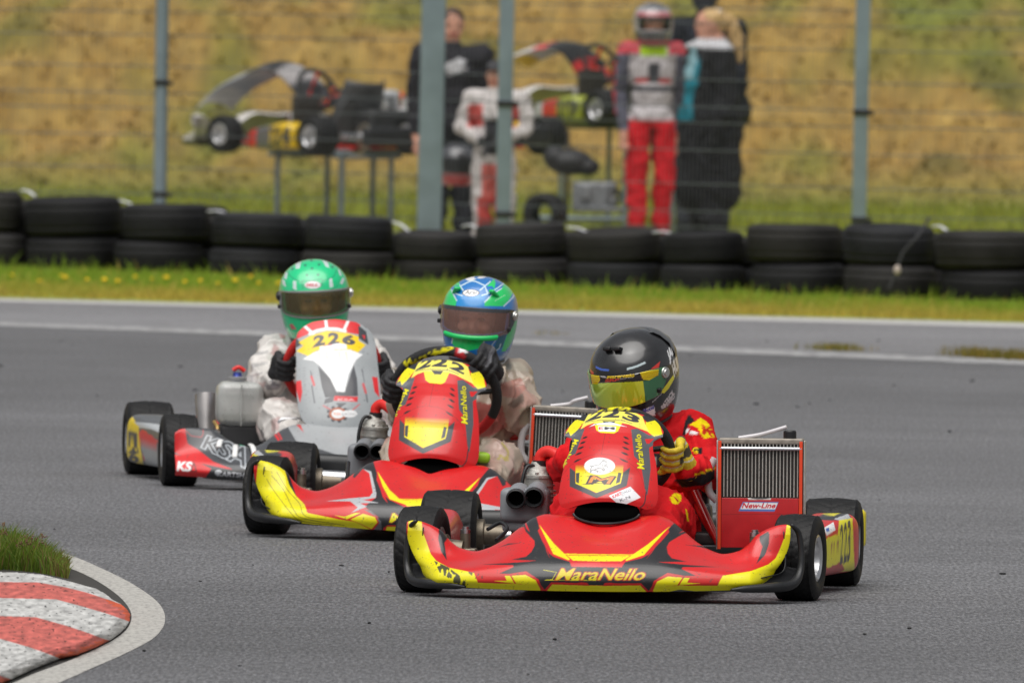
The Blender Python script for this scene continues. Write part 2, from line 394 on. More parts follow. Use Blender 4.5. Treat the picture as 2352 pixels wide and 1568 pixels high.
def strip(name, top, bot, z, m):
    A = ext([G(*p, z) for p in top]); B = ext([G(*p, z) for p in bot]); n = len(A)
    o = mesh(name, A+B, [(n+i, n+i+1, i+1, i) for i in range(n-1)], m, smooth=False); o['kind'] = 'structure'; return o
OUT_T = [(0, 684), (640, 700), (1190, 712), (2352, 741)]; OUT_B = [(0, 692), (640, 708), (1190, 721), (2352, 752)]
INN_T = [(0, 739), (850, 769), (1190, 779), (2352, 827)]; INN_B = [(0, 748), (850, 780), (1190, 791), (2352, 838)]
strip('track_shoulder', OUT_T, INN_T, .0015, ASPH2)
strip('painted_edge_line', OUT_T, OUT_B, .003, LINE)
strip('painted_inner_line', INN_T, INN_B, .003, LINE2)
# verge, ground behind the tyre wall and embankment
GRASSB = mat('turf', (.26, .29, .045), .9, var=.35, vscale=3, bump=.5, bscale=30)
A = ext([G(*p, .005) for p in OUT_T], 200)
nA = len(A); mesh('grass_verge', A+[(a[0], 130, .005) for a in A], [(i, i+1, nA+i+1, nA+i) for i in range(nA-1)], GRASSB, smooth=False)['kind'] = 'structure'
PATHM = mat('gravel', (.32, .29, .24), .95, var=.25, vscale=12, bump=.4, bscale=80)
EMB_Y = 106.0
sheet('paddock_path', [(-60, 87, .016), (60, 83.5, .016), (60, 92, .016), (-60, 95.5, .016)], PATHM)
def emb_z(x, y):
    t = np.maximum(0, y-EMB_Y); base = .42*t*np.clip(t/3, .2, 1)
    return base
def emb_noise(x, y):
    return np.array([noise.noise(Vector((a*.9, b*.9, 3)))*.24+noise.noise(Vector((a*2.7, b*2.7, 9)))*.10+noise.noise(Vector((a*8, b*5, 4)))*.045 for a, b in zip(x, y)])
nx, ny = 420, 170
xs = np.linspace(-11, 11, nx); ys = EMB_Y-1.5+np.linspace(0, 1, ny)**1.2*26
X, Y = np.meshgrid(xs, ys); xf, yf = X.ravel(), Y.ravel()
zf = emb_z(xf, yf)+emb_noise(xf, yf)*np.clip((yf-EMB_Y)/2, 0, 1)+.014
def emb_col(x, y, z):
    out = []
    for a, b, c in zip(x, y, z):
        n1 = noise.noise(Vector((a*.75, b*.40, 1.3)))*.5+.5; n2 = noise.noise(Vector((a*1.9, b*1.3, 5.1)))*.5+.5; n3 = noise.noise(Vector((a*6, b*4, 8.1)))*.5+.5
        dry = np.array([.215, .122, .024]); straw = np.array([.30, .205, .058]); green = np.array([.125, .145, .018]); dk = np.array([.10, .08, .016])
        g = np.clip((n1-.42)*3.0+(n2-.5)*3.0+.24*max(0, c-.9), 0, 1)*.95
        if c < .35: g = max(g, 1-c/.35)
        n4 = noise.noise(Vector((a*15, b*7, 2.2)))*.5+.5; k = dry*(1-n3)+straw*n3; k = (k*(1-g)+green*g)*(.55+.9*n4)
        d = np.clip((n2-.66)*6, 0, .7); out.append(k*(1-d)+dk*d)
    return np.array(out)
EMBM = mat('embankment_soil', rough=.95, attr=True, var=.15, vscale=6)
o = mesh('embankment', np.stack([xf, yf, zf], 1), gridF(ny, nx), EMBM, cols=emb_col(xf, yf, zf)); o['kind'] = 'structure'
o = mesh('embankment_flank', [(-300, EMB_Y+1.5, -1.2), (300, EMB_Y+1.5, -1.2), (300, EMB_Y+60, 21.5), (-300, EMB_Y+60, 21.5)], [(0, 1, 2, 3)], mat('far_grass', (.24, .17, .05), .95, var=.4, vscale=.6), smooth=False); o['kind'] = 'structure'
def blades(name, px, py, pz, h, wd, lean, cols, m=None):
    "one mesh of grass blades: two-segment tapering strips"
    n = len(px); a = rng.uniform(0, 2*math.pi, n); b = rng.uniform(0, 2*math.pi, n)
    dx, dy = np.cos(a)*wd/2, np.sin(a)*wd/2*.6; lx, ly = np.cos(b)*lean*h, np.sin(b)*lean*h
    P = np.zeros((n, 5, 3))
    P[:, 0] = np.stack([px-dx, py-dy, pz-.01], 1); P[:, 1] = np.stack([px+dx, py+dy, pz-.01], 1)
    P[:, 2] = np.stack([px-dx*.7+lx*.35, py-dy*.7+ly*.35, pz+h*.55], 1); P[:, 3] = np.stack([px+dx*.7+lx*.35, py+dy*.7+ly*.35, pz+h*.55], 1)
    P[:, 4] = np.stack([px+lx, py+ly, pz+h], 1)
    i = np.arange(n)[:, None]*5
    F = np.concatenate([np.hstack([i, i+1, i+3]), np.hstack([i, i+3, i+2]), np.hstack([i+2, i+3, i+4])])
    o = mesh(name, P.reshape(-1, 3), F, m or BLADE, cols=np.repeat(cols, 5, 0), smooth=False); o['kind'] = 'stuff'; return o
BLADE = mat('grass_blade', rough=.65, attr=True)
def _translucent(m):
    n = m.node_tree; b = n.nodes['Principled BSDF']; o = n.nodes['Material Output']; t = n.nodes.new('ShaderNodeBsdfTranslucent'); x = n.nodes.new('ShaderNodeMixShader'); x.inputs[0].default_value = .6
    n.links.new(b.inputs['Base Color'].links[0].from_socket, t.inputs['Color']); n.links.new(b.outputs[0], x.inputs[1]); n.links.new(t.outputs[0], x.inputs[2]); n.links.new(x.outputs[0], o.inputs[0])
_translucent(BLADE)
# embankment grass (dry tussocks)
n = 26000
bx = rng.uniform(-9, 9, n); by = EMB_Y-1+rng.uniform(0, 1, n)**1.1*11
bz = emb_z(bx, by)+emb_noise(bx, by)*np.clip((by-EMB_Y)/2, 0, 1)+.014
bc = emb_col(bx, by, bz)*rng.uniform(.75, 1.6, n)[:, None]
o = blades('dry_grass', bx, by, bz, rng.uniform(.02, .05, n), rng.uniform(.02, .04, n), rng.uniform(2.0, 5.0, n), bc)
setp(o, 'dry yellow and green grass covering the embankment behind the fence', 'grass')
# flat green strip before the embankment
n = 16000; bx = rng.uniform(-8, 8, n); by = rng.uniform(95, EMB_Y+.3, n)
bc = np.array([.26, .31, .05])*rng.uniform(.6, 1.4, n)[:, None]+np.array([.10, .05, .0])*rng.uniform(0, 1, n)[:, None]
o = blades('paddock_grass', bx, by, np.full(n, .014), rng.uniform(.04, .14, n), rng.uniform(.015, .03, n), rng.uniform(.2, .7, n), bc)
setp(o, 'green grass between the paddock and the foot of the embankment', 'grass')
# verge grass in front of the tyre wall
n = 85000
lx = rng.uniform(-4.6, 4.6, n)
OL = np.array([G(*p, 0) for p in OUT_T]); s0 = (OL[-1, 1]-OL[0, 1])/(OL[-1, 0]-OL[0, 0]); yl = OL[0, 1]+s0*(lx-OL[0, 0])
ly = yl+rng.uniform(0, 1, n)**.9*np.interp(lx, [-3, 3], [7.0, 4.6])
dd = ly-yl; tall = np.clip(dd/6, 0, 1)
nn = np.array([noise.noise(Vector((a*1.3, b*.8, 2)))*.5+.5 for a, b in zip(lx, ly)])
gc = np.array([.27, .40, .035])*(.7+.6*rng.uniform(0, 1, n))[:, None]; dc = np.array([.56, .44, .09])*(.7+.6*rng.uniform(0, 1, n))[:, None]
k = np.clip(1.05-dd/2.6+(nn-.5)*1.2, 0, 1); k = np.where(rng.uniform(0, 1, n) < .1, 1, k)[:, None]
o = blades('verge_grass', lx, ly, np.full(n, .012), (.022+.020*tall)*rng.uniform(.6, 1.6, n)*np.where(rng.uniform(0, 1, n) < .05, 2.2, 1), rng.uniform(.006, .014, n), rng.uniform(.1, .6, n), gc*(1-k)+dc*k)
setp(o, 'bright green grass strip with a yellowed edge in front of the tyre wall', 'grass')
# tufts in the joint beside the inner line
def tuft(name, label, pts, n, h, col0, col1, sp=.05):
    P = np.array([G(*p, .0) for p in pts]); i = rng.integers(0, len(P), n)
    q = P[i]+rng.normal(0, 1, (n, 3))*np.array([sp, sp*2, 0]); t = rng.uniform(0, 1, n)[:, None]
    o = blades(name, q[:, 0], q[:, 1], np.full(n, .006), rng.uniform(.4, 1.2, n)*h, rng.uniform(.004, .008, n), rng.uniform(.1, .6, n),
               (np.array(col0)*(1-t)+np.array(col1)*t)*rng.uniform(.7, 1.3, n)[:, None])
    return setp(o, label, 'grass')
tuft('grass_tuft', 'small yellow-green grass tuft in the joint beside the inner line', [(1895, 803), (1910, 804), (1930, 805), (1948, 806)], 260, .035, (.16, .19, .03), (.38, .28, .06))
tuft('grass_tuft', 'rusty yellow grass tufts in the joint at the right edge', [(2212, 817), (2240, 820), (2265, 822), (2290, 823), (2320, 824), (2345, 826), (2375, 828)], 700, .05, (.34, .24, .04), (.20, .19, .03))
tuft('grass_tuft', 'small yellowed grass patch left of the joint beside the dark helmet', [(1265, 768), (1272, 769)], 30, .02, (.2, .2, .04), (.4, .3, .07))
# dandelions in the verge, left side
FL = mat('dandelion_yellow', (.85, .55, .0), .6); ST = mat('flower_stem', (.14, .2, .03), .7)
fl = [(28, 632), (140, 640), (240, 642), (270, 645), (350, 652), (382, 650), (425, 656), (460, 655), (540, 660), (595, 662), (640, 655), (660, 660), (90, 650), (310, 660), (500, 672), (200, 655), (575, 672), (150, 652)]
NTH = ['first', 'second', 'third', 'fourth', 'fifth', 'sixth', 'seventh', 'eighth', 'ninth', 'tenth', 'eleventh', 'twelfth', 'thirteenth', 'fourteenth', 'fifteenth', 'sixteenth', 'seventeenth', 'eighteenth']
for i, (fx, fy) in enumerate(sorted(fl)):
    y_ = rng.uniform(76.5, 79.0); p = W(fx, fy, y_); p[2] = max(.06, min(p[2], .22))
    t = empty('dandelion', (p[0], p[1], .012)); h = p[2]-.012
    MB().tube([(0, 0, 0), (.005, 0, h*.6), (0, 0, h)], .004, 5).mk('stem', ST, t)
    MB().ell((0, 0, h), np.array([.015, .015, .009])*rng.uniform(.7, 1.25), nu=10, nv=6).mk('flower_head', FL, t)
    setp(t, f'{NTH[i]} yellow dandelion from the left in the grass before the tyre wall', 'flower', 'dandelions in the verge')
# rubber crumbs on the track
mb = MB()
for i in range(80):
    px_, py_ = rng.uniform(-200, 2560), 760+rng.uniform(0, 1)*860
    if rng.uniform() < .5: py_ = 780+rng.uniform(0, 1)**2*300
    p = G(px_, py_, .003); s_ = rng.uniform(.0025, .007)*(1.4 if py_ < 1000 else 1)
    mb.ell(p, (s_*rng.uniform(.7, 1.8), s_*rng.uniform(.7, 2.5), s_*.55), rotz(rng.uniform(0, 3)), 6, 4)
o = mb.mk('rubber_crumbs', RUBBER); setp(o, 'scattered black rubber crumbs lying on the asphalt', 'debris', kind='stuff')
# ---- kerb, lower left
zk = Z(0, 1166.6, .2562)
K_OUT = zk((-900, 480), (-500, 530), (0, 568), (200, 575), (380, 590), (640, 655), (760, 690), (860, 715), (950, 765), (1010, 815), (1080, 850), (1140, 900), (1170, 950), (1165, 1010), (1130, 1070), (1080, 1120), (1000, 1180), (860, 1250), (700, 1315), (540, 1350), (300, 1445), (60, 1555), (-200, 1660), (-900, 1900))
gx = np.arange(-235, 305, 1.3); gy = np.arange(1285, 1660, 1.3)
GX, GY = np.meshgrid(gx, gy); pp = np.stack([GX.ravel(), GY.ravel()], 1)
ins = np.zeros(len(pp), bool)
for a, b in zip(K_OUT, np.roll(K_OUT, -1, 0)):
    if a[1] != b[1]: ins ^= ((a[1] > pp[:, 1]) != (b[1] > pp[:, 1])) & (pp[:, 0] < (b[0]-a[0])*(pp[:, 1]-a[1])/(b[1]-a[1])+a[0])
dm = np.full(len(pp), 1e9)
for a, b in zip(K_OUT[:-1], K_OUT[1:]):
    ab = b-a; t = np.clip(((pp-a)@ab)/(ab@ab), 0, 1); dm = np.minimum(dm, np.linalg.norm(pp-a-t[:, None]*ab, axis=1))
hz = .035*np.clip(dm/26, 0, 1)**.7+.002*np.array([noise.noise(Vector((q[0]*.05, q[1]*.08, 0))) for q in pp])
GV = np.array([G(q[0], q[1], .0016+max(0, h_)) for q, h_ in zip(pp, hz)])
keep = ins; idx = -np.ones(len(pp), int); idx[keep] = np.arange(keep.sum())
F = gridF(len(gy), len(gx)); F = idx[F[keep[F].all(1)]]
KW, KR = (.38, .38, .37), (.40, .088, .072)
P_ = Paint(pp[keep], KW, 1.3)
def band(up, lo, col): P_.poly(np.vstack([zk(*up), zk(*lo)[::-1]]), col)
band([(-900, 650), (0, 660), (350, 664), (600, 710), (780, 755), (1000, 828), (1200, 900)], [(-900, 800), (0, 803), (500, 815), (700, 868), (950, 940), (1120, 1000), (1200, 1030)], KR)
band([(-900, 960), (0, 965), (320, 975), (600, 1053), (800, 1120), (930, 1170), (1100, 1215)], [(-900, 1000), (0, 1168), (250, 1240), (450, 1310), (560, 1355), (700, 1400)], KR)
band([(-900, 1400), (0, 1498), (120, 1540), (200, 1600)], [(-900, 1900), (-200, 1800), (-100, 1900), (150, 1750)], KR)
nzk = np.array([noise.turbulence(Vector((q[0]*.05, q[1]*.16, 4)), 4, False) for q in pp[keep]])
cc = P_.get()*(1.16-.58*nzk)[:, None]
spk = np.array([noise.noise(Vector((q[0]*.11, q[1]*.33, 7))) for q in pp[keep]]); cc[spk > .50] *= .10
fresh = (dm[keep]+8*nzk-4 < 7) & (cc[:, 0] > cc[:, 1]*3); cc[fresh] = np.array([.45, .065, .02])*(1.1-.5*nzk[fresh])[:, None]
KERBM = mat('kerb_concrete', rough=.75, attr=True, bump=.4, bscale=60, var=.1, vscale=14, dirt=.6)
o = mesh('kerb', GV[keep], F, KERBM, cols=cc); o['kind'] = 'structure'
K_LO = zk((-900, 180), (-400, 200), (0, 245), (220, 310), (560, 400), (730, 458), (960, 560), (1180, 672), (1370, 800), (1455, 895), (1480, 985), (1455, 1075), (1350, 1180), (1100, 1310), (850, 1420), (500, 1575), (100, 1740), (-500, 1960))
K_LI = zk((-900, 330), (-400, 350), (0, 390), (220, 430), (600, 530), (780, 602), (950, 700), (1080, 800), (1160, 900), (1178, 990), (1135, 1085), (1030, 1170), (850, 1262), (600, 1372), (300, 1482), (100, 1570), (-300, 1720), (-900, 1940))
a = spl(K_LO, 110); b = spl(K_LI, 110)
V = [G(*q, .0014) for q in a]+[G(*q, .0014) for q in b]; nL = 110
o = mesh('painted_kerb_line', V, [(i, i+1, nL+i+1, nL+i) for i in range(nL-1)], worn_mat('kerb_line_paint', (.44, .43, .40), (.22, .21, .20), .55, 60, (1, .3, 1)), smooth=False); o['kind'] = 'structure'
DIRTM = mat('kerb_gap_dirt', (.035, .033, .03), .95, var=.3, vscale=30)
V = [G(*q, .0008) for q in b]+[G(*q, .0008) for q in spl(K_OUT, 110)]
mesh('kerb_gap_dirt', [G(*q, .0008) for q in b], [tuple(range(nL))], DIRTM, smooth=False)['kind'] = 'structure'
# grass behind the kerb
n = 5200; t = rng.uniform(0, 1, n)
qx = -700+t**.8*1310; top = 420+np.clip(qx, 0, 620)*.20; bot = 560+np.clip(qx, 0, 640)**2*.00021
qy = top+rng.uniform(.0, 1, n)*(bot-top)
gp_ = np.array([G(*zk((a_, b_))[0], 0) for a_, b_ in zip(qx, qy)])
hh = np.interp(qx, [-700, 100, 300, 480, 620], [.085, .085, .07, .05, .028])*rng.uniform(.55, 1.35, n)
t2 = rng.uniform(0, 1, n)[:, None]; c_ = np.array([.085, .16, .012])*(1-t2)+np.array([.20, .28, .03])*t2
dry = (rng.uniform(0, 1, n) < np.interp(qx, [-700, 300, 620], [.08, .12, .4]))[:, None]; c_ = np.where(dry, np.array([.26, .17, .06])*rng.uniform(.5, 1.2, n)[:, None], c_)
o = blades('kerb_grass', gp_[:, 0], gp_[:, 1], np.full(n, .01), hh, rng.uniform(.003, .006, n), rng.uniform(.2, .9, n), c_)
setp(o, 'long green grass clump behind the red and white kerb', 'grass')
for i, (a_, b_, h_) in enumerate([(370, 560, .115), (30, 560, .15), (240, 560, .115), (285, 560, .11), (180, 560, .11)]):
    g0 = G(*zk((a_-60, b_))[0], 0); t = empty('grass_stalk', g0)
    pth = spl([(0, 0, 0), (.008, 0, h_*.5), (.02, 0, h_)], 8); MB().tube(pth, np.linspace(.0016, .0008, 8), 5).mk('stem', mat('stalk', (.2, .17, .05), .7), t)
    mb = MB()
    for j in range(26):
        q = pth[-1]+np.array([rng.normal(0, .008), rng.normal(0, .006), -rng.uniform(0, .04)]); mb.ell(q, (.0017, .0017, .003), nu=6, nv=4)
    mb.mk('seed_head', mat('seed_head', (.16, .08, .045), .8), t)
    setp(t, ['rightmost seeding grass stalk above the kerb grass', 'leftmost tall grass stalk above the kerb grass', 'seeding grass stalk left of the rightmost one', 'short seeding grass stalk next to the rightmost one', 'middle seeding grass stalk in the kerb grass'][i], 'grass stalk', 'seeding stalks in the kerb grass')
mb_t = tuft('weed', 'small brown weed growing at the lower red kerb stripe', [tuple(zk((570, 1335))[0]), tuple(zk((600, 1340))[0])], 130, .03, (.1, .09, .02), (.2, .11, .03), .012); mb_t.location.z = .022; mb_t.scale = (.8, .8, .6)
# ------------------------------------------------------------------ tyre wall
def tyre_profile(w_, ro, ri):
    return [(-w_*.36, ri), (-w_*.47, ri+.02), (-w_*.5, (ro+ri)/2), (-w_*.48, ro-.035), (-w_*.44, ro-.015), (-w_*.36, ro-.003), (-w_*.30, ro), (-w_*.285, ro-.004), (-w_*.25, ro-.004), (-w_*.235, ro),
            (-w_*.10, ro+.002), (-w_*.085, ro-.004), (-w_*.05, ro-.004), (-w_*.035, ro+.002), (w_*.035, ro+.002), (w_*.05, ro-.004), (w_*.085, ro-.004), (w_*.10, ro+.002), (w_*.235, ro), (w_*.25, ro-.004), (w_*.285, ro-.004), (w_*.30, ro),
            (w_*.36, ro-.003), (w_*.44, ro-.015), (w_*.48, ro-.035), (w_*.5, (ro+ri)/2), (w_*.47, ri+.02), (w_*.36, ri), (w_*.3, ri+.03), (w_*.3, ro-.03), (-w_*.3, ro-.03), (-w_*.3, ri+.03), (-w_*.36, ri)]
STK = [(-65, 52, 440, 610), (53, 275, 454, 616), (272, 482, 470, 624), (482, 692, 492, 634), (690, 908, 498, 640), (905, 1087, 533, 648), (1087, 1303, 514, 655), (1303, 1520, 528, 661), (1518, 1716, 534, 667), (1715, 1936, 517, 671), (1935, 2152, 519, 675), (2150, 2385, 533, 686)]
tyw_left = G(160, 622, 0)
def wall_y(px_): return np.interp(px_, [-200, 0, 2352, 2600], [81.3, 81.0, 76.8, 76.5])
ORD = ['leftmost'] + NTH[1:11] + ['rightmost']
def put_tyre(c, w_, ro, tilt, label, zrot):
    V, F = lathe(tyre_profile(w_, ro, ro*.58), (0, 0, 1), 48)
    blk = 1+0*V[:, 0]
    o = mesh('tyre', V, F, OLDR[int(rng.integers(0, 5))], sharp=50); o.location = c; o.rotation_euler = (tilt[0], tilt[1], zrot); setp(o, label, 'tyre', 'tyres in the barrier'); return o
stack_tops = []
for i, (x0, x1, yt, yb) in enumerate(STK):
    yy = float(wall_y((x0+x1)/2)); a_ = W(x0, 600, yy); b_ = W(x1, 600, yy); ro = (b_[0]-a_[0])/2*1.0; cxw = (a_[0]+b_[0])/2
    zt = W((x0+x1)/2, yt, yy)[2]; h_ = zt/2
    tl = (rng.normal(0, .025), rng.normal(0, .03)); dx = rng.normal(0, .022)
    put_tyre((cxw+dx, yy+ro, h_*.5), h_*1.0, ro*.985, (rng.normal(0, .01), rng.normal(0, .01)), f'lower black tyre of the {ORD[i]} stack in the tyre wall', rng.uniform(0, 6))
    put_tyre((cxw, yy+ro, h_*1.5), h_*1.0, ro*(.94, 1.0, .97, .985)[i % 4], tl, f'upper black tyre of the {ORD[i]} stack in the tyre wall', rng.uniform(0, 6))
    stack_tops.append((cxw, yy+ro, zt, ro))
for s_, (sgn, base) in enumerate([(-1, stack_tops[0]), (1, stack_tops[-1])]):
    for k in range(1, 4):
        c_ = (base[0]+sgn*k*.57, base[1]-sgn*k*.03, 0)
        for lv in range(2):
            put_tyre((c_[0], c_[1], .10+lv*.205), .2, .285, (rng.normal(0, .012), rng.normal(0, .012)), f'{["lower", "upper"][lv]} tyre in the {NTH[k-1]} stack beyond the {["left", "right"][s_]} end', 0)
for i in range(len(stack_tops)-1):
    a_, b_ = stack_tops[i], stack_tops[i+1]; hh_ = min(a_[2], b_[2])-.035
    for lv in range(2): put_tyre(((a_[0]+b_[0])/2, max(a_[1], b_[1])+.40, hh_*(.25+.5*lv)), hh_*.5, .27, (0, 0), f'{["lower", "upper"][lv]} rear row tyre in the gap behind the {ORD[i]} stack', 0)
# second row tyre peeping over the third stack
c_ = W(430, 470, 81.9); put_tyre((c_[0], 81.9, c_[2]-.09), .18, .25, (.02, .03), 'dull brownish tyre lying behind the third stack of the wall', 1)
# white straps tying the stacks together
STRAP = mat('white_strap', (.62, .63, .66), .4)
for i, (xa, ya, xb, yb) in enumerate([(50, 437, 82, 452), (275, 460, 322, 484), (478, 485, 530, 494), (903, 510, 940, 532), (1062, 520, 1098, 524), (1303, 522, 1358, 538), (1500, 534, 1552, 540), (2143, 520, 2176, 530)]):
    yy = float(wall_y(xa))+.10; p = W(xa, ya, yy); q = W(xb, yb, yy-.06); mid = (p+q)/2+np.array([0, 0, .012])
    V, F = tube(spl([p, mid, q], 8), .015, 8, True, 1.0, .35)
    o = mesh('strap', V, F, STRAP); setp(o, f'{NTH[i]} white plastic strap from the left tying the tyre stacks', 'strap', 'straps on the tyre wall')
yy = 76.95; pts = [W(2135, 500, yy+.2), W(2110, 540, yy-.02), W(2075, 580, yy-.04), W(2058, 625, yy-.05), W(2040, 668, yy-.06)]
V, F = tube(spl(pts, 24), .008, 8); o = empty('hanging_strap', (pts[-1][0], pts[-1][1], 0))
mesh('webbing', V-np.array([pts[-1][0], pts[-1][1], 0]), F, mat('grey_webbing', (.028, .028, .031), .7), o)
b_ = W(2061, 620, yy-.07); MB().ell(b_-np.array([pts[-1][0], pts[-1][1], 0]), (.02, .015, .028), nu=12, nv=8).mk('buckle', mat('buckle', (.45, .38, .33), .5), o)
setp(o, 'dark grey strap with a pale buckle hanging over the wall at right', 'strap')
# ------------------------------------------------------------------ fence
def fence_y(px_): return np.interp(px_, [-400, 370, 1980, 2800], [88.6, 87.3, 83.8, 82.0])
POSTS = [(371, 366, 30, 'round', ((190,), (446,)), 'left grey steel fence post between the tyre wall and the raised kart'),
         (1000, 985, 56, 'box', (), 'thick grey gate post standing in front of the man in the hoodie'),
         (1165, 1155, 35, 'box', ((238,), (492,)), 'grey fence post in front of the boy in the white suit'),
         (1985, 1972, 33, 'box', ((258,), (505,)), 'right grey fence post beside the women in long coat')]
POSTS[3] = (*POSTS[3][:5], 'right grey steel fence post standing clear of the people')
post_pos = []
for px0, px1, wpx, kind, clamps, lab in POSTS:
    yy = float(fence_y(px0)); t_ = W(px0, 0, yy); b_ = W(px1, 540, yy); wm = wpx/(FOC/yy); t0 = empty('fence_post', (b_[0], yy, 0))
    lean = (t_[0]-b_[0])/(t_[2]-b_[2])
    V, F = (lathe([(0, wm/2), (2.3, wm/2)], (0, 0, 1), 24) if kind == 'round' else rbox((wm, wm*.8, 2.3), .006))
    if kind == 'box': V = V+np.array([0, 0, 1.15])
    V[:, 0] += V[:, 2]*(lean*.4)
    mesh('post', V, F, GALV, t0, sharp=40)
    MB().box((lean*.4*2.3, 0, 2.31), (wm*1.06, wm*.9, .02), None, .004).mk('cap', PLASTIC, t0)
    for (cy_,) in clamps:
        z_ = W(px0, cy_, yy)[2]
        mb = MB().box((lean*.4*z_, -.005, z_), (wm*1.12, wm*1.0, .035), None, .004).box((lean*.4*z_+wm*.7, -.0, z_-.004), (.035, .03, .03), None, .005)
        mb.mk('clamp', PLASTIC, t0)
    setp(t0, lab, 'fence post', 'posts of the wire fence'); post_pos.append((b_[0], yy))
def fence_panel(xa, ya, xb, yb, z0, label, off=.03, lev=None):
    root = empty('wire_fence', (xa, ya, 0)); L_ = math.hypot(xb-xa, yb-ya); root.rotation_euler = (0, 0, math.atan2(yb-ya, xb-xa))
    mb = MB(); r_ = .0017
    def quadprism(p, q, r):
        d = np.asarray(q, float)-np.asarray(p, float); V, F = tube([p, q], r, 4, False); mb.add(V, F)
    folds = [.33, .98, 1.60]
    def fold_y(z):
        d = min(abs(z-f) for f in folds); return off-(.025*max(0, 1-d/.05))
    zs = sorted(set([.02, 2.05]+[f+d for f in folds for d in (-.05, 0, .05)]))
    nW = int(L_/.032)
    P_all = []
    for i in range(nW+1):
        x = i*L_/nW
        for za, zb in zip(zs[:-1], zs[1:]): quadprism((x, fold_y(za), za), (x, fold_y(zb), zb), r_)
    for z in [.05, .155, .28, .38, .55, .76, .93, 1.03, 1.2, 1.4, 1.55, 1.65, 1.85, 2.02]: quadprism((0, fold_y(z)-.005, z+z0), (L_, fold_y(z)-.005, z+z0), .0034)
    o = mb.mk('wire_mesh', WIRE, root, sharp=None); o['kind'] = 'stuff'
    MB().box((L_/2, off-.004, 2.04), (L_, .008, .008), None, .002).mk('top_wire', WIRE, root)
    MB().box((L_/2, off-.004, .03), (L_, .008, .008), None, .002).mk('bottom_wire', WIRE, root)
    setp(root, label, 'fence', 'welded wire fence panels'); return root
px_ = post_pos
fence_panel(px_[0][0]-2.6, px_[0][1]+.4, px_[0][0], px_[0][1], 0, 'wire mesh fence panel left of the left fence post')
fence_panel(px_[0][0], px_[0][1], px_[1][0], px_[1][1], 0, 'wire mesh fence panel in front of the raised karts on the left')
fence_panel(px_[1][0], px_[1][1], px_[2][0], px_[2][1], 0, 'narrow wire mesh gate leaf between the two middle posts')
fence_panel(px_[2][0], px_[2][1], px_[3][0], px_[3][1], 0, 'wire mesh fence panel in front of the helmeted child and woman')
fence_panel(px_[3][0], px_[3][1], px_[3][0]+2.6, px_[3][1]-.5, 0, 'wire mesh fence panel right of the right fence post')
# ================================================================== KARTS
class Kart:
    "local frame: -Y forward, +X to the driver's left (right in the photo), origin on the ground under the front axle"
    def __init__(s, label, px, py, yaw, roll, name='racing_kart'):
        s.o = G(px, py, 0); s.yaw = R(yaw); s.Rw = rotz(s.yaw); s.Rb = roty(R(roll)); s.root = empty(name, s.o, s.yaw)
        setp(s.root, label, 'kart')
    sh = 0.0; dz = 0.0; bw = 1.30
    def b(s, V): return np.asarray(V, float) @ s.Rb.T+np.array([s.sh, 0, 0])                       # body lean
    def P(s, V, body=True):
        V = s.b(V) if body else np.asarray(V, float); return proj(V @ s.Rw.T+s.o)
    def L(s, px, py, y):
        "photo pixel -> local point (before lean) at local depth y"
        v = np.array([0., y, .3])
        for _ in range(6):
            p = s.P(v[None])[0]; e = np.array([px, py])-p
            J = np.stack([(s.P((v+d)[None])[0]-p)/1e-3 for d in (np.array([1e-3, 0, 0]), np.array([0, 0, 1e-3]))], 1)
            dv = np.linalg.solve(J, e); v = v+np.array([dv[0], 0, dv[1]])
        return v
    def mk(s, mb, name, m, parent=None, **k): return mb.mk(name, m, parent or s.root, xf=s.b, **k)
    def mesh(s, name, V, F, m, parent=None, **k): return mesh(name, s.b(V), F, m, parent or s.root, **k)
def kart_tyre(w_, ro, ri, wet=True, n=168):
    prof = [(-w_*.40, ri), (-w_*.47, ri+.012), (-w_*.50, ri+(ro-ri)*.45), (-w_*.49, ro-.028), (-w_*.46, ro-.012), (-w_*.41, ro-.003)] + [(w_*t, ro-.006*(t/.4)**2+.001) for t in np.linspace(-.37, .37, 25)] + \
           [(w_*.41, ro-.003), (w_*.46, ro-.012), (w_*.49, ro-.028), (w_*.5, ri+(ro-ri)*.45), (w_*.47, ri+.012), (w_*.40, ri)]
    V, F = lathe(prof, (1, 0, 0), n)
    if wet:
        V = V.reshape(len(prof), n, 3)
        for j, (a, r) in enumerate(prof):
            if abs(a) < w_*.42:
                for i in range(n):
                    ph = (i/n*26+abs(a)/w_*3.2) % 1.0
                    g = 1 if ph < .20 or abs(a)/w_ < .022 else 0
                    if g: V[j, i, 1:] *= (r-.0022)/r
        V = V.reshape(-1, 3)
    return V, F
RIMM = mat('alloy_rim', (.62, .62, .63), .3, .9, var=.1)
TYRECACHE = {}; HUBM = mat('bronze_hub', (.20, .17, .13), .45, .7, var=.25, vscale=40)
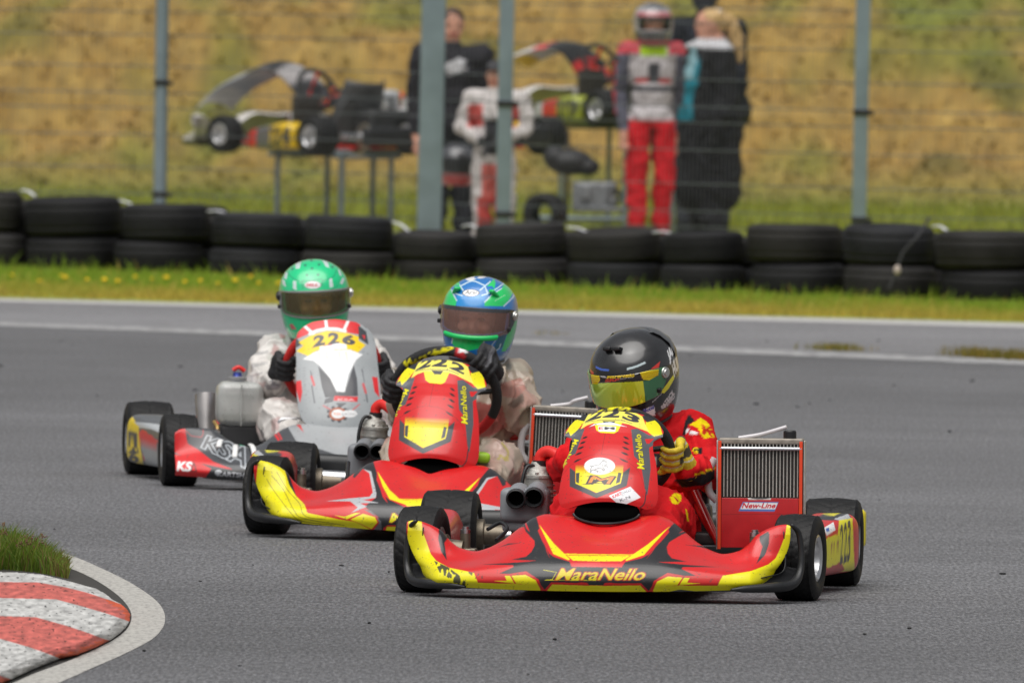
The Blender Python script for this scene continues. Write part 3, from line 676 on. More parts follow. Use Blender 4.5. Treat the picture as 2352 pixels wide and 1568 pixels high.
def kart_wheel(k, name, c, w_, ro, steer=0.0, side=1, label=None, camber=0.0):
    "tyre with rim and hub as sub-parts; side=+1: outer face towards +X"
    key = (w_, ro)
    if key not in TYRECACHE: TYRECACHE[key] = kart_tyre(w_, ro, ro*.50)
    V, F = TYRECACHE[key]
    Rm = rotz(R(steer)) @ roty(R(camber))
    o = mesh(name, V @ Rm.T+np.asarray(c), F, RUBBER, k.root, sharp=38)
    ri = ro*.50; s_ = side
    prof = [(s_*w_*.43, ri+.008), (s_*w_*.45, ri-.001), (s_*w_*.40, ri-.012), (s_*w_*.15, ri-.02), (s_*w_*.05, ri-.045), (s_*w_*.04, .028), (s_*w_*.10, .026), (s_*w_*.11, .0)]
    prof2 = [(-s_*w_*.43, ri+.008), (-s_*w_*.45, ri-.001), (-s_*w_*.40, ri-.012), (-s_*w_*.1, ri-.02), (s_*w_*.04, ri-.035), (s_*w_*.03, .0)]
    mb = MB(); mb.lathe(prof, (0, 0, 0), (1, 0, 0), 40).lathe(prof2, (0, 0, 0), (1, 0, 0), 40)
    V2, F2 = mb.get(); mesh('rim', V2 @ Rm.T+np.asarray(c), F2, RIMM, o, sharp=35)
    mb = MB(); mb.lathe([(-s_*w_*.95, 0), (-s_*w_*.95, .03), (-s_*w_*.6, .034), (-s_*w_*.58, .048), (-s_*w_*.40, .048), (-s_*w_*.39, .036), (s_*.01, .036)], (0, 0, 0), (1, 0, 0), 28)
    for j in range(3):
        a = 2*math.pi*j/3+.4; mb.lathe([(s_*w_*.02, .007), (s_*w_*.16, .007), (s_*w_*.16, 0)], (0, .033*math.cos(a), .033*math.sin(a)), (1, 0, 0), 8)
    V2, F2 = mb.get(); mesh('hub', V2 @ Rm.T+np.asarray(c), F2, HUBM, o, sharp=35)
    return o
# nose: stations over |x|
NX = [0, .10, .165, .207, .250, .297, .345, .375, .418, .450, .476, .512, .542, .565, .58]
NZ = [.240, .244, .250, .238, .206, .170, .146, .139, .147, .168, .197, .217, .227, .230, .226]
NX6 = [0, .10, .16, .206, .23, .255, .29, .32, .376, .415, .445, .479, .545, .585, .605]
NZ6 = [.235, .235, .230, .214, .200, .183, .160, .149, .157, .177, .197, .212, .214, .208, .195]
NYT = [-.08, -.085, -.10, -.115, -.13, -.15, -.17, -.175, -.175, -.175, -.175, -.175, -.18, -.19, -.20]
def nose_surface(nu=620, nv=150, tipcut=True, NX=NX, NZ=NZ):
    hw = NX[-1]; x = np.linspace(-hw, hw, nu); ax = np.abs(x)
    zt = pch(NX, NZ, ax); yt = pch(NX, NYT, ax)
    yf = -.44+.17*(ax/.592)**2.4; zb = .032+.012*(ax/.592)**2
    zc = np.interp(ax, [0, .25, .42, .592], [.108, .098, .085, .09])        # top of the near-vertical chin
    v = np.linspace(0, 1, nv)[:, None]
    # profile: bottom -> chin -> slope -> top, with a rolled upper edge
    c0 = np.stack([yf+.015, zb], -1); c1 = np.stack([yf-.004, zb+(zc-zb)*.45], -1); c2 = np.stack([yf+.012, zc], -1)
    c4 = np.stack([yt, zt], -1); mid = .5*(c2+c4); sag = np.interp(ax, [0, .2, .37, .5, .592], [.012, .010, .0, -.012, -.02])
    c3 = mid+np.stack([-sag*.5, sag], -1); c5 = c4+np.array([.018, -.012])
    pts = [c0, c1, c2, c3, c4, c5]; ts = [0, .16, .33, .64, .95, 1.0]
    out = np.zeros((nv, nu, 3)); out[..., 0] = x
    for i in range(nu):
        ys = [p[i, 0] for p in pts]; zs = [p[i, 1] for p in pts]
        out[:, i, 1] = pch(ts, ys, v[:, 0]); out[:, i, 2] = pch(ts, zs, v[:, 0])
    if tipcut:   # outer ends sweep back under the tip
        f = np.clip((ax-.47)/.11, 0, 1); low = np.clip(1-(out[..., 2]-.05)/.15, 0, 1)
        out[..., 0] -= np.sign(x)*(f**1.3)*.060*low*np.clip(low*1.4, 0, 1)
        out[..., 1] += (f**1.5)*.06*low
    return out.reshape(-1, 3), gridF(nv, nu)
NOSE = nose_surface(); NOSE6 = nose_surface(tipcut=False, NX=NX6, NZ=NZ6)
def solid(o, t=.004):
    m = o.modifiers.new('thickness', 'SOLIDIFY'); m.thickness = t; m.offset = -1; return o
def paint_pts(k, V, mirror=False):
    Q = V.copy()
    if mirror: Q[:, 0] = -np.abs(Q[:, 0])
    return k.P(Q)
def end_caps(k, root=None):
    for s_ in (-1, 1):
        top = np.array([.578, -.205, .230])
        path = spl([(.566, -.215, .231), (.588, -.195, .205), (.596, -.19, .14), (.592, -.20, .085), (.572, -.235, .052), (.52, -.295, .045), (.45, -.345, .042), (.40, -.375, .040)], 40)
        path[:, 0] *= s_
        r = np.interp(np.linspace(0, 1, 40), [0, .1, .35, .55, .7, .9, 1], [.006, .010, .012, .018, .020, .013, .004])
        V, F = tube(path, r, 12, True, 1.0, .8); o = k.mesh('end_cap', V, F, PLASTIC)
        # recessed inner web
        a = spl([(.545, -.21, .21), (.55, -.20, .14), (.545, -.225, .09), (.50, -.29, .075), (.42, -.35, .06)], 20); b = spl([(.585, -.19, .20), (.59, -.185, .14), (.585, -.2, .08), (.53, -.275, .05), (.42, -.352, .045)], 20)
        c = a.copy(); c[:, 1] += .05
        a[:, 0] *= s_; b[:, 0] *= s_; c[:, 0] *= s_
        V = np.vstack([a, c, b]); F = [(i, i+1, 20+i+1, 20+i) for i in range(19)]+[(20+i, 20+i+1, 40+i+1, 40+i) for i in range(8, 19)]
        solid(k.mesh('inner_web', V, F, PLASTIC, o), .003)
# ---- Maranello style front number panel (cowl); rows: photo height -> half width, depth
CROW = np.array([  # v, half width, y depth, z
    (0.00, .118, -.135, .272), (.05, .142, -.135, .288), (.12, .151, -.125, .315), (.22, .148, -.10, .352), (.40, .138, -.045, .412), (.55, .124, .01, .458), (.60, .123, .035, .472), (.635, .133, .05, .482),
    (.68, .150, .065, .492), (.73, .150, .08, .503), (.80, .139, .10, .518), (.87, .123, .12, .533), (.93, .095, .14, .545), (.97, .062, .15, .551), (1.0, .006, .158, .555)])
def cowl_surface(nu=230, nv=250, rows=CROW, arch=.018, curve=.06, ears=True):
    v = np.linspace(0, 1, nv); hw = pch(rows[:, 0], rows[:, 1], v); yy = pch(rows[:, 0], rows[:, 2], v); zz = pch(rows[:, 0], rows[:, 3], v)
    u = np.linspace(-1, 1, nu); U = np.sign(u)*(1-(1-np.abs(u))**1.25)
    X = hw[:, None]*U[None]; nx_ = np.abs(X)/.15
    Y = yy[:, None]+curve*nx_**2.1+.0*X; Zz = zz[:, None]-.012*nx_**2
    if arch: # concave lower lip
        low = np.clip(1-v/.16, 0, 1)[:, None]**1.3; Zz = Zz+arch*low*np.clip(1-(nx_/.82)**2, -.5, 1)
    if ears: # ears flare forward
        e = np.exp(-((v-.70)/.07)**2)[:, None]; Y = Y-e*.03*np.clip((nx_-.6)/.4, 0, 1)**1.5
        # central raised spine
        Y = Y-.008*np.exp(-(nx_/.55)**4)*np.clip((v-.28)/.05, 0, 1)[:, None]*np.clip((.68-v)/.08, 0, 1)[:, None]
    return np.stack([X, Y, Zz], -1).reshape(-1, 3), gridF(nv, nu)
COWL = cowl_surface()
z5 = Z(1176, 903.2, .192); z3 = Z(884.4, 1034.9, .24)
def maranello_text(p, bl, br, tl, tr, fill, line, off=.02, alpha=1.0):
    if line is not None: p.text('MaraNello', bl, br, tl, tr, line, off+.045, alpha)
    p.text('MaraNello', bl, br, tl, tr, fill, off, alpha)
def lens(p, a, b, wd, col):
    a = np.asarray(a, float); b = np.asarray(b, float); d = b-a; nrm = np.array([-d[1], d[0]])/np.linalg.norm(d)*wd
    t = np.linspace(0, 1, 9)[:, None]; w_ = np.sin(t*math.pi)
    p.poly(np.vstack([a+d*t+nrm*w_*.5, (a+d*t-nrm*w_*.5)[::-1]]), col)
def paint_cowl_red(k223, V, num, extras):
    p = Paint(k223.P(V), RED, 1.0)
    for q in ([(455, 1190), (480, 1080), (550, 850), (640, 640), (700, 540), (625, 520), (640, 450), (800, 420), (870, 420), (760, 720), (690, 750), (640, 830), (560, 930), (500, 1080), (475, 1150)],
              [(1425, 430), (1500, 420), (1640, 500), (1840, 480), (1840, 540), (1640, 650), (1660, 900), (1620, 1220), (1590, 1140), (1540, 830), (1460, 750)]): p.poly(z5(*q), GREY)
    p.poly(z5((640, 520), (720, 540), (680, 620), (650, 610)), RED); p.poly(z5((1590, 545), (1700, 540), (1640, 600), (1610, 600)), RED)
    p.poly(z5((640, 480), (720, 340), (780, 290), (870, 330), (780, 440), (700, 510), (680, 460)), YEL)
    p.poly(z5((1600, 340), (1740, 300), (1775, 400), (1800, 490), (1700, 515), (1600, 440)), YEL)
    p.poly(z5((760, 310), (840, 250), (935, 225), (870, 335)), BLK); p.poly(z5((1545, 275), (1650, 235), (1750, 310), (1615, 345)), BLK)
    p.poly(z5((820, 430), (860, 340), (910, 255), (1040, 190), (1250, 170), (1450, 215), (1560, 275), (1600, 380), (1640, 460), (1500, 410), (1400, 370), (1280, 345), (1000, 345), (900, 380)), (.80, .72, .10))
    p.poly(z5((980, 345), (1320, 345), (1265, 455), (1220, 478), (1060, 470), (1010, 440)), YEL)
    p.poly(z5((1080, 330), (1240, 330), (1205, 375), (1120, 372)), BLK)
    d = (.03, .03, .035)
    for ch, q in zip(num, ([(895, 330), (1045, 290), (985, 215), (1105, 188)], [(1100, 282), (1262, 282), (1135, 192), (1290, 196)], [(1335, 300), (1490, 352), (1370, 222), (1520, 282)])):
        p.text(ch, *z5(*q), col=d, off=.05)
    p.line(z5((870, 350), (1000, 325), (1290, 322), (1440, 360)), 1.2, d, smooth=20)
    for a, b in ([(838, 541), (908, 513)], [(808, 605), (888, 569)], [(778, 670), (868, 631)], [(750, 740), (848, 698)], [(734, 822), (834, 779)], [(1328, 513), (1402, 549)], [(1323, 570), (1407, 612)], [(1313, 634), (1407, 677)], [(1298, 698), (1402, 741)], [(1283, 775), (1398, 827)]):
        lens(p, *z5(a, b), 4.6, (.008, .004, .004))
    p.line(z5((1118, 475), (1100, 560), (1068, 725)), .8, (.1, .01, .01)); p.line(z5((700, 860), (900, 750), (1060, 728), (1240, 750), (1430, 850), (1530, 960), (1590, 1140)), .8, (.28, .01, .01), smooth=40)
    p.line(z5((700, 860), (600, 980), (470, 1140)), .8, (.28, .01, .01))
    # shield
    p.poly(z5((690, 885), (755, 935), (755, 1055), (1000, 1190), (1300, 1065), (1330, 945), (1415, 880), (1372, 1105), (1010, 1250), (690, 1112)), (.05, .052, .058))
    gy = lambda lo, hi: (lambda q: np.clip((q[:, 1]-lo)/(hi-lo), 0, 1))
    y0, y1 = z5((0, 850), (0, 945))[:, 1]
    p.poly(z5((760, 850), (1335, 850), (1325, 970), (1300, 1075), (1010, 1187), (760, 1075)), (.82, .70, .0), gy(y0, y1))
    p.poly(z5((765, 952), (808, 945), (800, 1078), (765, 1058)), (.05, .052, .058)); p.poly(z5((1272, 945), (1310, 950), (1290, 1060), (1240, 1080)), (.05, .052, .058))
    for q in ([(790, 560), (560, 895), (845, 575), (625, 900)],): maranello_text(p, *z5((742, 545), (563, 893), (800, 560), (622, 898)), YEL, (.05, .04, .02), .01)
    maranello_text(p, *z5((1585, 905), (1540, 490), (1500, 890), (1470, 485)), YEL, (.05, .04, .02), .01)
    # edge
    p.line(z5((460, 1230), (490, 1320), (570, 1392)), 2.2, (.03, .03, .035), smooth=10); p.line(z5((1605, 1180), (1580, 1320), (1490, 1392)), 2.6, (.03, .03, .035), smooth=10)
    if extras:
        p.ell(z5((1048, 868))[0], 185*.192, 102*.192, WHT)
        goat = [[(935, 945), (942, 905), (955, 870), (940, 862), (932, 868)], [(955, 870), (1010, 855), (1050, 850), (1070, 820), (1085, 802), (1110, 800), (1135, 815), (1138, 845), (1120, 858), (1100, 850)], [(1100, 795), (1105, 815)], [(1085, 795), (1092, 812)], [(1085, 850), (1088, 885), (1105, 905), (1100, 922), (1088, 918), (1080, 900), (1050, 890), (1020, 895), (985, 915), (1030, 930), (1020, 942)], [(1100, 870), (1130, 865), (1152, 880), (1140, 888)], [(985, 915), (965, 912), (950, 920), (945, 945)]]
        for g in goat: p.line(z5(*g), 1.0, (.03, .03, .03))
        p.text('M', *z5((905, 1080), (1165, 1080), (955, 985), (1225, 995)), col=(.03, .01, .01), off=.06); p.text('M', *z5((905, 1080), (1165, 1080), (955, 985), (1225, 995)), col=(.75, .22, .0), off=.0)
        p.poly(z5((822, 1090), (940, 1065), (1160, 1072), (940, 1080)), (.03, .01, .01)); p.poly(z5((865, 990), (965, 984), (960, 1000)), (.03, .01, .01))
        p.poly(z5((1158, 1222), (1415, 1112), (1540, 1242), (1300, 1355)), (.78, .79, .82))
        p.text('KART', *z5((1212, 1250), (1318, 1205), (1195, 1222), (1300, 1176)), col=(.6, .02, .03), off=.05); p.text('DAGO', *z5((1318, 1205), (1428, 1165), (1308, 1180), (1415, 1140)), col=(.05, .05, .07), off=.0)
        p.text('K-N', *z5((1300, 1300), (1418, 1250), (1285, 1262), (1400, 1218)), col=(.03, .03, .05), off=.0)
        p.poly(z5((920, 402), (985, 362), (1180, 340), (1380, 400), (1250, 382), (1000, 375)), (.68, .74, .76)); p.poly(z5((1030, 390), (1245, 395), (1235, 457), (1035, 452)), WHT)
        p.text('E', *z5((1040, 432), (1090, 433), (1040, 402), (1090, 402)), col=(.7, .03, .03), off=.02); p.text('M', *z5((1110, 432), (1225, 433), (1110, 400), (1225, 402)), col=(.04, .04, .05), off=.02)
    return p.get()
def paint_nose_223(k, V):
    p = Paint(paint_pts(k, V, True), RED, 1.3); q = z3
    d = BLK
    p.poly(q((1225, 745), (1260, 660), (1340, 600), (1440, 600), (1478, 738), (1462, 762), (1500, 850), (1570, 980), (1620, 1015), (1765, 1058), (1785, 1108), (2100, 1112), (2100, 1285), (1950, 1283), (1870, 1265), (1610, 1265), (1550, 1300), (1525, 1332), (1505, 1320), (1470, 1230), (1350, 1150), (1190, 1175), (1090, 1172), (1230, 1110), (1225, 1092), (920, 1085), (1200, 1070), (1460, 1050), (1210, 1040), (1350, 1010), (1400, 965), (1432, 905), (1430, 860), (1345, 770), (1330, 725)), d)
    p.poly(q((1335, 675), (1350, 685), (1385, 775), (1350, 740)), RED); p.poly(q((1530, 900), (1580, 1030), (1545, 960)), RED)
    p.poly(q((1080, 925), (1180, 885), (1300, 880), (1180, 898)), d)
    p.poly(q((515, 760), (530, 735), (610, 785), (600, 830), (568, 880), (592, 1048), (535, 960), (510, 850)), d)
    p.poly(q((225, 660), (350, 660), (358, 760), (400, 880), (440, 990), (490, 1050), (610, 1115), (850, 1165), (890, 1262), (1240, 1270), (1390, 1280), (1490, 1325), (1490, 1400), (700, 1400), (300, 1400), (200, 1000)), YEL)
    p.poly(q((850, 1165), (1090, 1174), (1190, 1177), (1340, 1152), (1430, 1200), (1540, 1345), (1490, 1345), (1455, 1240), (1340, 1185), (1210, 1190), (1250, 1268), (890, 1262)), (.55, .015, .012))
    p.poly(q((1145, 1195), (1195, 1193), (1238, 1268), (1040, 1243), (1165, 1240)), YEL); p.poly(q((1210, 1193), (1345, 1185), (1440, 1235), (1490, 1330), (1390, 1280), (1255, 1268)), YEL)
    p.poly(q((1525, 1400), (1530, 1345), (1600, 1272), (1950, 1288), (2100, 1286), (2100, 1420), (1525, 1420)), YEL)
    p.poly(q((1500, 1400), (1525, 1330), (1590, 1256), (1840, 1262), (1880, 1256), (1935, 1262), (1957, 1290), (1600, 1277), (1548, 1340), (1535, 1400)), RED)
    p.poly(q((1475, 705), (1610, 880), (1770, 1035), (1755, 1044), (1610, 985), (1560, 880)), YEL); p.poly(q((1740, 998), (2100, 1002), (2100, 1058), (1800, 1048)), YEL); p.poly(q((1715, 982), (2100, 988), (2100, 996), (1730, 992)), YEL)
    D = Paint(k.P(V), (0, 0, 0), 1.3); D.C = p.C; p = D
    p.line(q((1515, 1138), (1640, 1160), (1600, 1230), (1530, 1235), (2050, 1238)), 1.0, YEL)
    maranello_text(p, (1276, 1331), (1475, 1331), (1290, 1305), (1490, 1306), (.68, .54, .0), (.42, .02, .01), .014)
    p.poly(q((470, 1050), (600, 1110), (700, 1180), (800, 1280), (700, 1295), (600, 1210), (520, 1160)), (.025, .025, .02), lambda w_: hashn(w_, .16, .46, 1, 1)*.95)
    p.poly(q((780, 1150), (930, 1180), (940, 1240), (860, 1220)), (.05, .03, .02), lambda w_: hashn(w_, .2, .56, 1, 3)*.9)
    p.line(q((1490, 1325), (1500, 1050), (1390, 650)), .7, (.012, .012, .014))
    return p.get()
z22 = Z(564.5, 978.4, .192)
def paint_nose_222(k, V):
    p = Paint(paint_pts(k, V, True), RED, 1.3); q = z22; d = BLK
    p.poly(q((1280, 600), (1330, 500), (1420, 420), (1525, 420), (1570, 570), (1565, 640), (1640, 820), (1720, 880), (1890, 960), (1920, 1010), (2400, 1020), (2400, 1290), (1630, 1290), (1620, 1200), (1580, 1080), (1420, 960), (1560, 850), (1560, 800), (1500, 545), (1400, 508), (1300, 620)), d)
    p.poly(q((960, 895), (1230, 862), (1480, 842), (1520, 790), (1478, 560), (1400, 508), (1500, 540), (1563, 800), (1555, 855), (1400, 880), (1600, 915), (1370, 920), (1450, 960), (1260, 1035), (1340, 970), (1250, 897)), SILV)
    p.poly(q((1400, 985), (1500, 1010), (1620, 1140), (1625, 1240), (1500, 1250), (1590, 1150), (1560, 1080)), (.12, .12, .13))
    p.poly(q((150, 400), (255, 425), (450, 470), (520, 700), (600, 830), (700, 930), (730, 1010), (1000, 1070), (1130, 1090), (1440, 1160), (1520, 1230), (1500, 1300), (300, 1300), (100, 900)), YEL)
    p.poly(q((450, 465), (492, 500), (560, 700), (605, 840), (520, 700)), d)
    for l in ([(310, 590), (450, 760), (575, 1000), (690, 1100), (1180, 1185)], [(370, 545), (500, 760), (640, 920), (680, 1040), (760, 1090), (950, 1112)], [(250, 630), (330, 760), (560, 1060), (700, 1140), (1060, 1180)]): p.line(q(*l), 1.3, (.1, .08, .01), smooth=40)
    p.poly(q((720, 1005), (1000, 1060), (1180, 1075), (1390, 1025), (1400, 1040), (1230, 1110), (1440, 1160), (1100, 1110), (740, 1035)), RED)
    p.poly(q((1060, 1063), (1180, 1080), (1310, 1035), (1370, 1035), (1210, 1112)), YEL)
    p.poly(q((1215, 1112), (1395, 1030), (1555, 1075), (1595, 1155), (1520, 1250), (1350, 1160)), RED); p.poly(q((1250, 1115), (1400, 1045), (1545, 1085), (1575, 1150), (1505, 1228), (1350, 1155)), YEL)
    p.poly(q((1625, 1300), (1650, 1215), (1700, 1180), (2400, 1185), (2400, 1300)), RED); p.poly(q((1650, 1300), (1690, 1200), (2400, 1205), (2400, 1300)), YEL)
    p.poly(q((1575, 540), (1720, 760), (1920, 940), (1720, 870), (1640, 720)), YEL); p.poly(q((1850, 880), (2400, 885), (2400, 955), (1930, 955)), YEL); p.poly(q((1830, 868), (2400, 870), (2400, 878), (1845, 876)), YEL)
    p.poly(q((1560, 590), (1700, 920), (1640, 850)), RED)
    D = Paint(k.P(V), (0, 0, 0), 1.3); D.C = p.C
    maranello_text(D, *q((1720, 1150), (2680, 1180), (1760, 1040), (2740, 1065)), YEL, (.4, .02, .01), .02, lambda w_: hashn(w_, .22, .42, 1, 5))
    return D.get()
z26 = Z(254, 884.4, .168)
def paint_nose_226(k, V):
    dk = (.055, .058, .064); lg = (.33, .345, .355); rd = (.62, .012, .014)
    p = Paint(paint_pts(k, V, True), dk, 1.3); q = z26
    p.poly(q((700, 560), (920, 590), (1020, 595), (1040, 740), (1060, 800), (1200, 880), (1400, 1040), (1700, 1160), (1480, 1120), (1240, 1070), (1380, 1140), (1290, 1270), (950, 1400), (700, 1300)), rd)
    p.poly(q((860, 905), (975, 970), (870, 935)), dk)
    p.poly([(655, 970), (680, 1012), (716, 1025), (800, 1052), (800, 960)], lg); p.poly([(727, 1040), (800, 1060), (800, 1090), (727, 1088)], lg)
    p.poly([(681, 975), (690, 975), (698, 993)], rd)
    p.poly(q((2215, 650), (2250, 640), (2320, 750), (2290, 760)), rd); p.poly(q((2260, 620), (2280, 610), (2350, 740), (2335, 745)), rd)
    p.line(q((1030, 620), (1100, 690), (1240, 710), (1265, 670), (1265, 610)), 1.6, (.45, .03, .03))
    p.poly(q((1300, 1270), (1370, 1145), (2600, 1160), (2600, 1290)), (.02, .02, .022))
    D = Paint(k.P(V), (0, 0, 0), 1.3); D.C = p.C; p = D
    for t_, a_ in (('KSA', 0),):
        p.text('KSA', *q((1250, 850), (1830, 1120), (1330, 690), (1930, 880)), col=(.42, .45, .48), off=.06); p.text('KSA', *q((1250, 850), (1830, 1120), (1330, 690), (1930, 880)), col=dk, off=.01)
    p.text('KS', *q((910, 1165), (1085, 1175), (930, 1040), (1120, 1050)), col=WHT, off=.04)
    p.line(q((1095, 1175), (1140, 1060), (1175, 1178), (1095, 1175)), 2.2, (.02, .02, .02))
    p.ell(q((1475, 1195))[0], 8, 7, (.5, .52, .55)); p.ell(q((1490, 1205))[0], 5.5, 4.5, (.02, .02, .02))
    p.text('KARTSHOP.SE', *q((1460, 1240), (2080, 1280), (1470, 1178), (2090, 1215)), col=(.62, .63, .66), off=.02)
    p.text('KSA', (748, 1080), (800, 1085), (750, 1060), (802, 1066), col=(.5, .06, .06), off=.03)
    p.line(q((920, 1255), (1400, 1285), (2000, 1312)), 3.0, (.42, .36, .28))
    return p.get()
z26c = Z(555, 715, .192)
CROW26 = np.array([(0, .05, -.14, .222), (.02, .085, -.14, .226), (.06, .12, -.137, .24), (.12, .138, -.13, .262), (.22, .150, -.11, .308), (.38, .153, -.07, .375), (.52, .150, -.02, .432), (.66, .147, .03, .49), (.76, .146, .07, .528), (.84, .138, .10, .56), (.91, .115, .12, .583), (.96, .08, .135, .598), (1, .006, .145, .606)])
def paint_cowl_226(k, V):
    lg = (.33, .35, .36); rd = (.66, .02, .025); dk = (.05, .052, .06)
    p = Paint(k.P(V), lg, 1.3); q = z26c
    p.poly(q((640, 225), (760, 155), (900, 80), (1020, 50), (1290, 80), (1420, 160), (1400, 275), (1250, 250), (1200, 225), (1020, 190), (850, 240), (800, 270), (660, 330)), rd)
    p.poly(q((530, 500), (530, 320), (600, 230), (645, 215), (665, 330), (720, 390), (570, 490)), dk); p.poly(q((1395, 165), (1490, 240), (1520, 400), (1400, 320)), dk)
    p.poly(q((560, 380), (600, 360), (590, 430)), rd); p.poly(q((1440, 280), (1480, 290), (1470, 340)), rd)
    for l in ([(735, 160), (855, 265)], [(1000, 60), (1018, 200)], [(1280, 100), (1222, 230)], [(815, 268), (900, 230), (1020, 205), (1150, 212), (1240, 235)]): p.line(q(*l), 6.5, WHT)
    p.poly(q((655, 475), (740, 410), (680, 370), (820, 290), (1020, 232), (1250, 255), (1400, 300), (1400, 350), (1485, 402), (1390, 492), (1290, 450), (1180, 482), (1110, 507), (1040, 482), (930, 457), (850, 492), (808, 538)), (.85, .58, .0))
    d = (.06, .06, .07)
    for ch, c in zip('226', ([(865, 422), (985, 392), (872, 300), (985, 276)], [(1045, 392), (1158, 386), (1045, 262), (1158, 260)], [(1215, 382), (1345, 398), (1222, 278), (1345, 300)])): p.text(ch, *q(*c), col=d, off=.05)
    p.poly(q((930, 420), (1150, 380), (1250, 390), (1262, 450), (1100, 455), (942, 472)), WHT); p.line(q((980, 410), (1080, 396)), 2, (.5, .1, .12))
    p.poly(q((730, 570), (850, 500), (930, 465), (1300, 458), (1450, 515), (1370, 580), (1280, 750), (1232, 960), (1140, 962), (1060, 800), (950, 660), (860, 590)), (.80, .80, .80))
    for x0 in (920, 1010, 1165, 1245): p.poly(q((x0-20, 480), (x0+20, 475), (x0+30, 640)), (.6, .42, .2), .4)
    p.poly(q((915, 650), (1060, 800), (1137, 967), (1235, 967), (1340, 640), (1380, 800), (1392, 1010), (1000, 1028), (960, 900)), (.06, .062, .07))
    p.poly(q((632, 840), (712, 822), (727, 960), (700, 1095), (660, 960)), rd); p.poly(q((1560, 778), (1625, 790), (1650, 1030), (1590, 960)), rd)
    p.poly(q((1000, 1045), (1110, 1010), (1090, 1080), (985, 1105)), (.1, .1, .11)); p.poly(q((1112, 1008), (1392, 1020), (1385, 1082), (1100, 1065)), rd); p.text('KSA', *q((1150, 1065), (1350, 1070), (1155, 1040), (1350, 1045)), col=(.8, .5, .5), off=.02)
    p.poly(q((1120, 1095), (1260, 1095), (1190, 1145)), (.1, .1, .11))
    for a in range(9): p.ell(q((1150+112*math.cos(a*.7), 1225+85*math.sin(a*.7)))[0], 4.5, 4, (.06, .06, .07))
    p.ell(q((1150, 1225))[0], 20, 15, (.42, .10, .03)); p.ell(q((1150, 1225))[0], 14.5, 10.5, WHT); p.ell(q((1290, 1222))[0], 18, 8.5, WHT); p.text('KSA', *q((1105, 1235), (1190, 1238), (1105, 1210), (1190, 1213)), col=(.8, .15, .02), off=.02)
    p.text('RACING', *q((1200, 1240), (1370, 1240), (1200, 1212), (1370, 1212)), col=(.3, .3, .3))
    p.line(q((975, 1125), (1060, 1170)), 2, rd); p.line(q((1330, 1175), (1410, 1110)), 2, rd)
    for l, c, w_ in ([[(825, 710), (840, 790)], d, 4], [[(840, 890), (872, 1090)], d, 5], [[(835, 780), (868, 880)], rd, 9], [[(1440, 690), (1470, 850)], d, 3], [[(1455, 870), (1485, 970)], rd, 9], [[(1490, 990), (1505, 1080)], d, 5]): p.line(q(*l), w_*.6, c, .8)
    for j in range(9): p.line(q((730, 680+j*32), (765, 676+j*32)), 1.2, (.16, .17, .18))
    return p.get()
print('kart lib ok')
# ------------------------------------------------------------------ shared kart pieces
def pod(k, side, ptfn, x0=.535, name='side_pod'):
    nu, nv = 90, 110
    t = np.linspace(0, 1, nv); y = .26+.60*t
    xo = pch([0, .12, .35, .7, .92, 1], [.575, .60, .625, .67, .695, .66], t); zt = pch([0, .15, .5, .85, 1], [.15, .175, .205, .228, .20], t); zb = np.full(nv, .045)
    a = np.linspace(-math.pi, math.pi, nu); e = .42
    cx, sx = np.sign(np.cos(a))*np.abs(np.cos(a))**e, np.sign(np.sin(a))*np.abs(np.sin(a))**e
    X = (x0+xo)[:, None]/2+(xo-x0)[:, None]/2*cx[None]; Zz = (zt+zb)[:, None]/2+(zt-zb)[:, None]/2*sx[None]
    V = np.stack([X*side, np.repeat(y[:, None], nu, 1), Zz], -1).reshape(-1, 3)
    n0 = len(V); F = gridF(nv, nu).tolist()
    F.append(list(range(nu))[::-1]); F.append(list(range((nv-1)*nu, nv*nu)))
    return k.mesh(name, V, F, LIVERY, cols=ptfn(V), sharp=40)
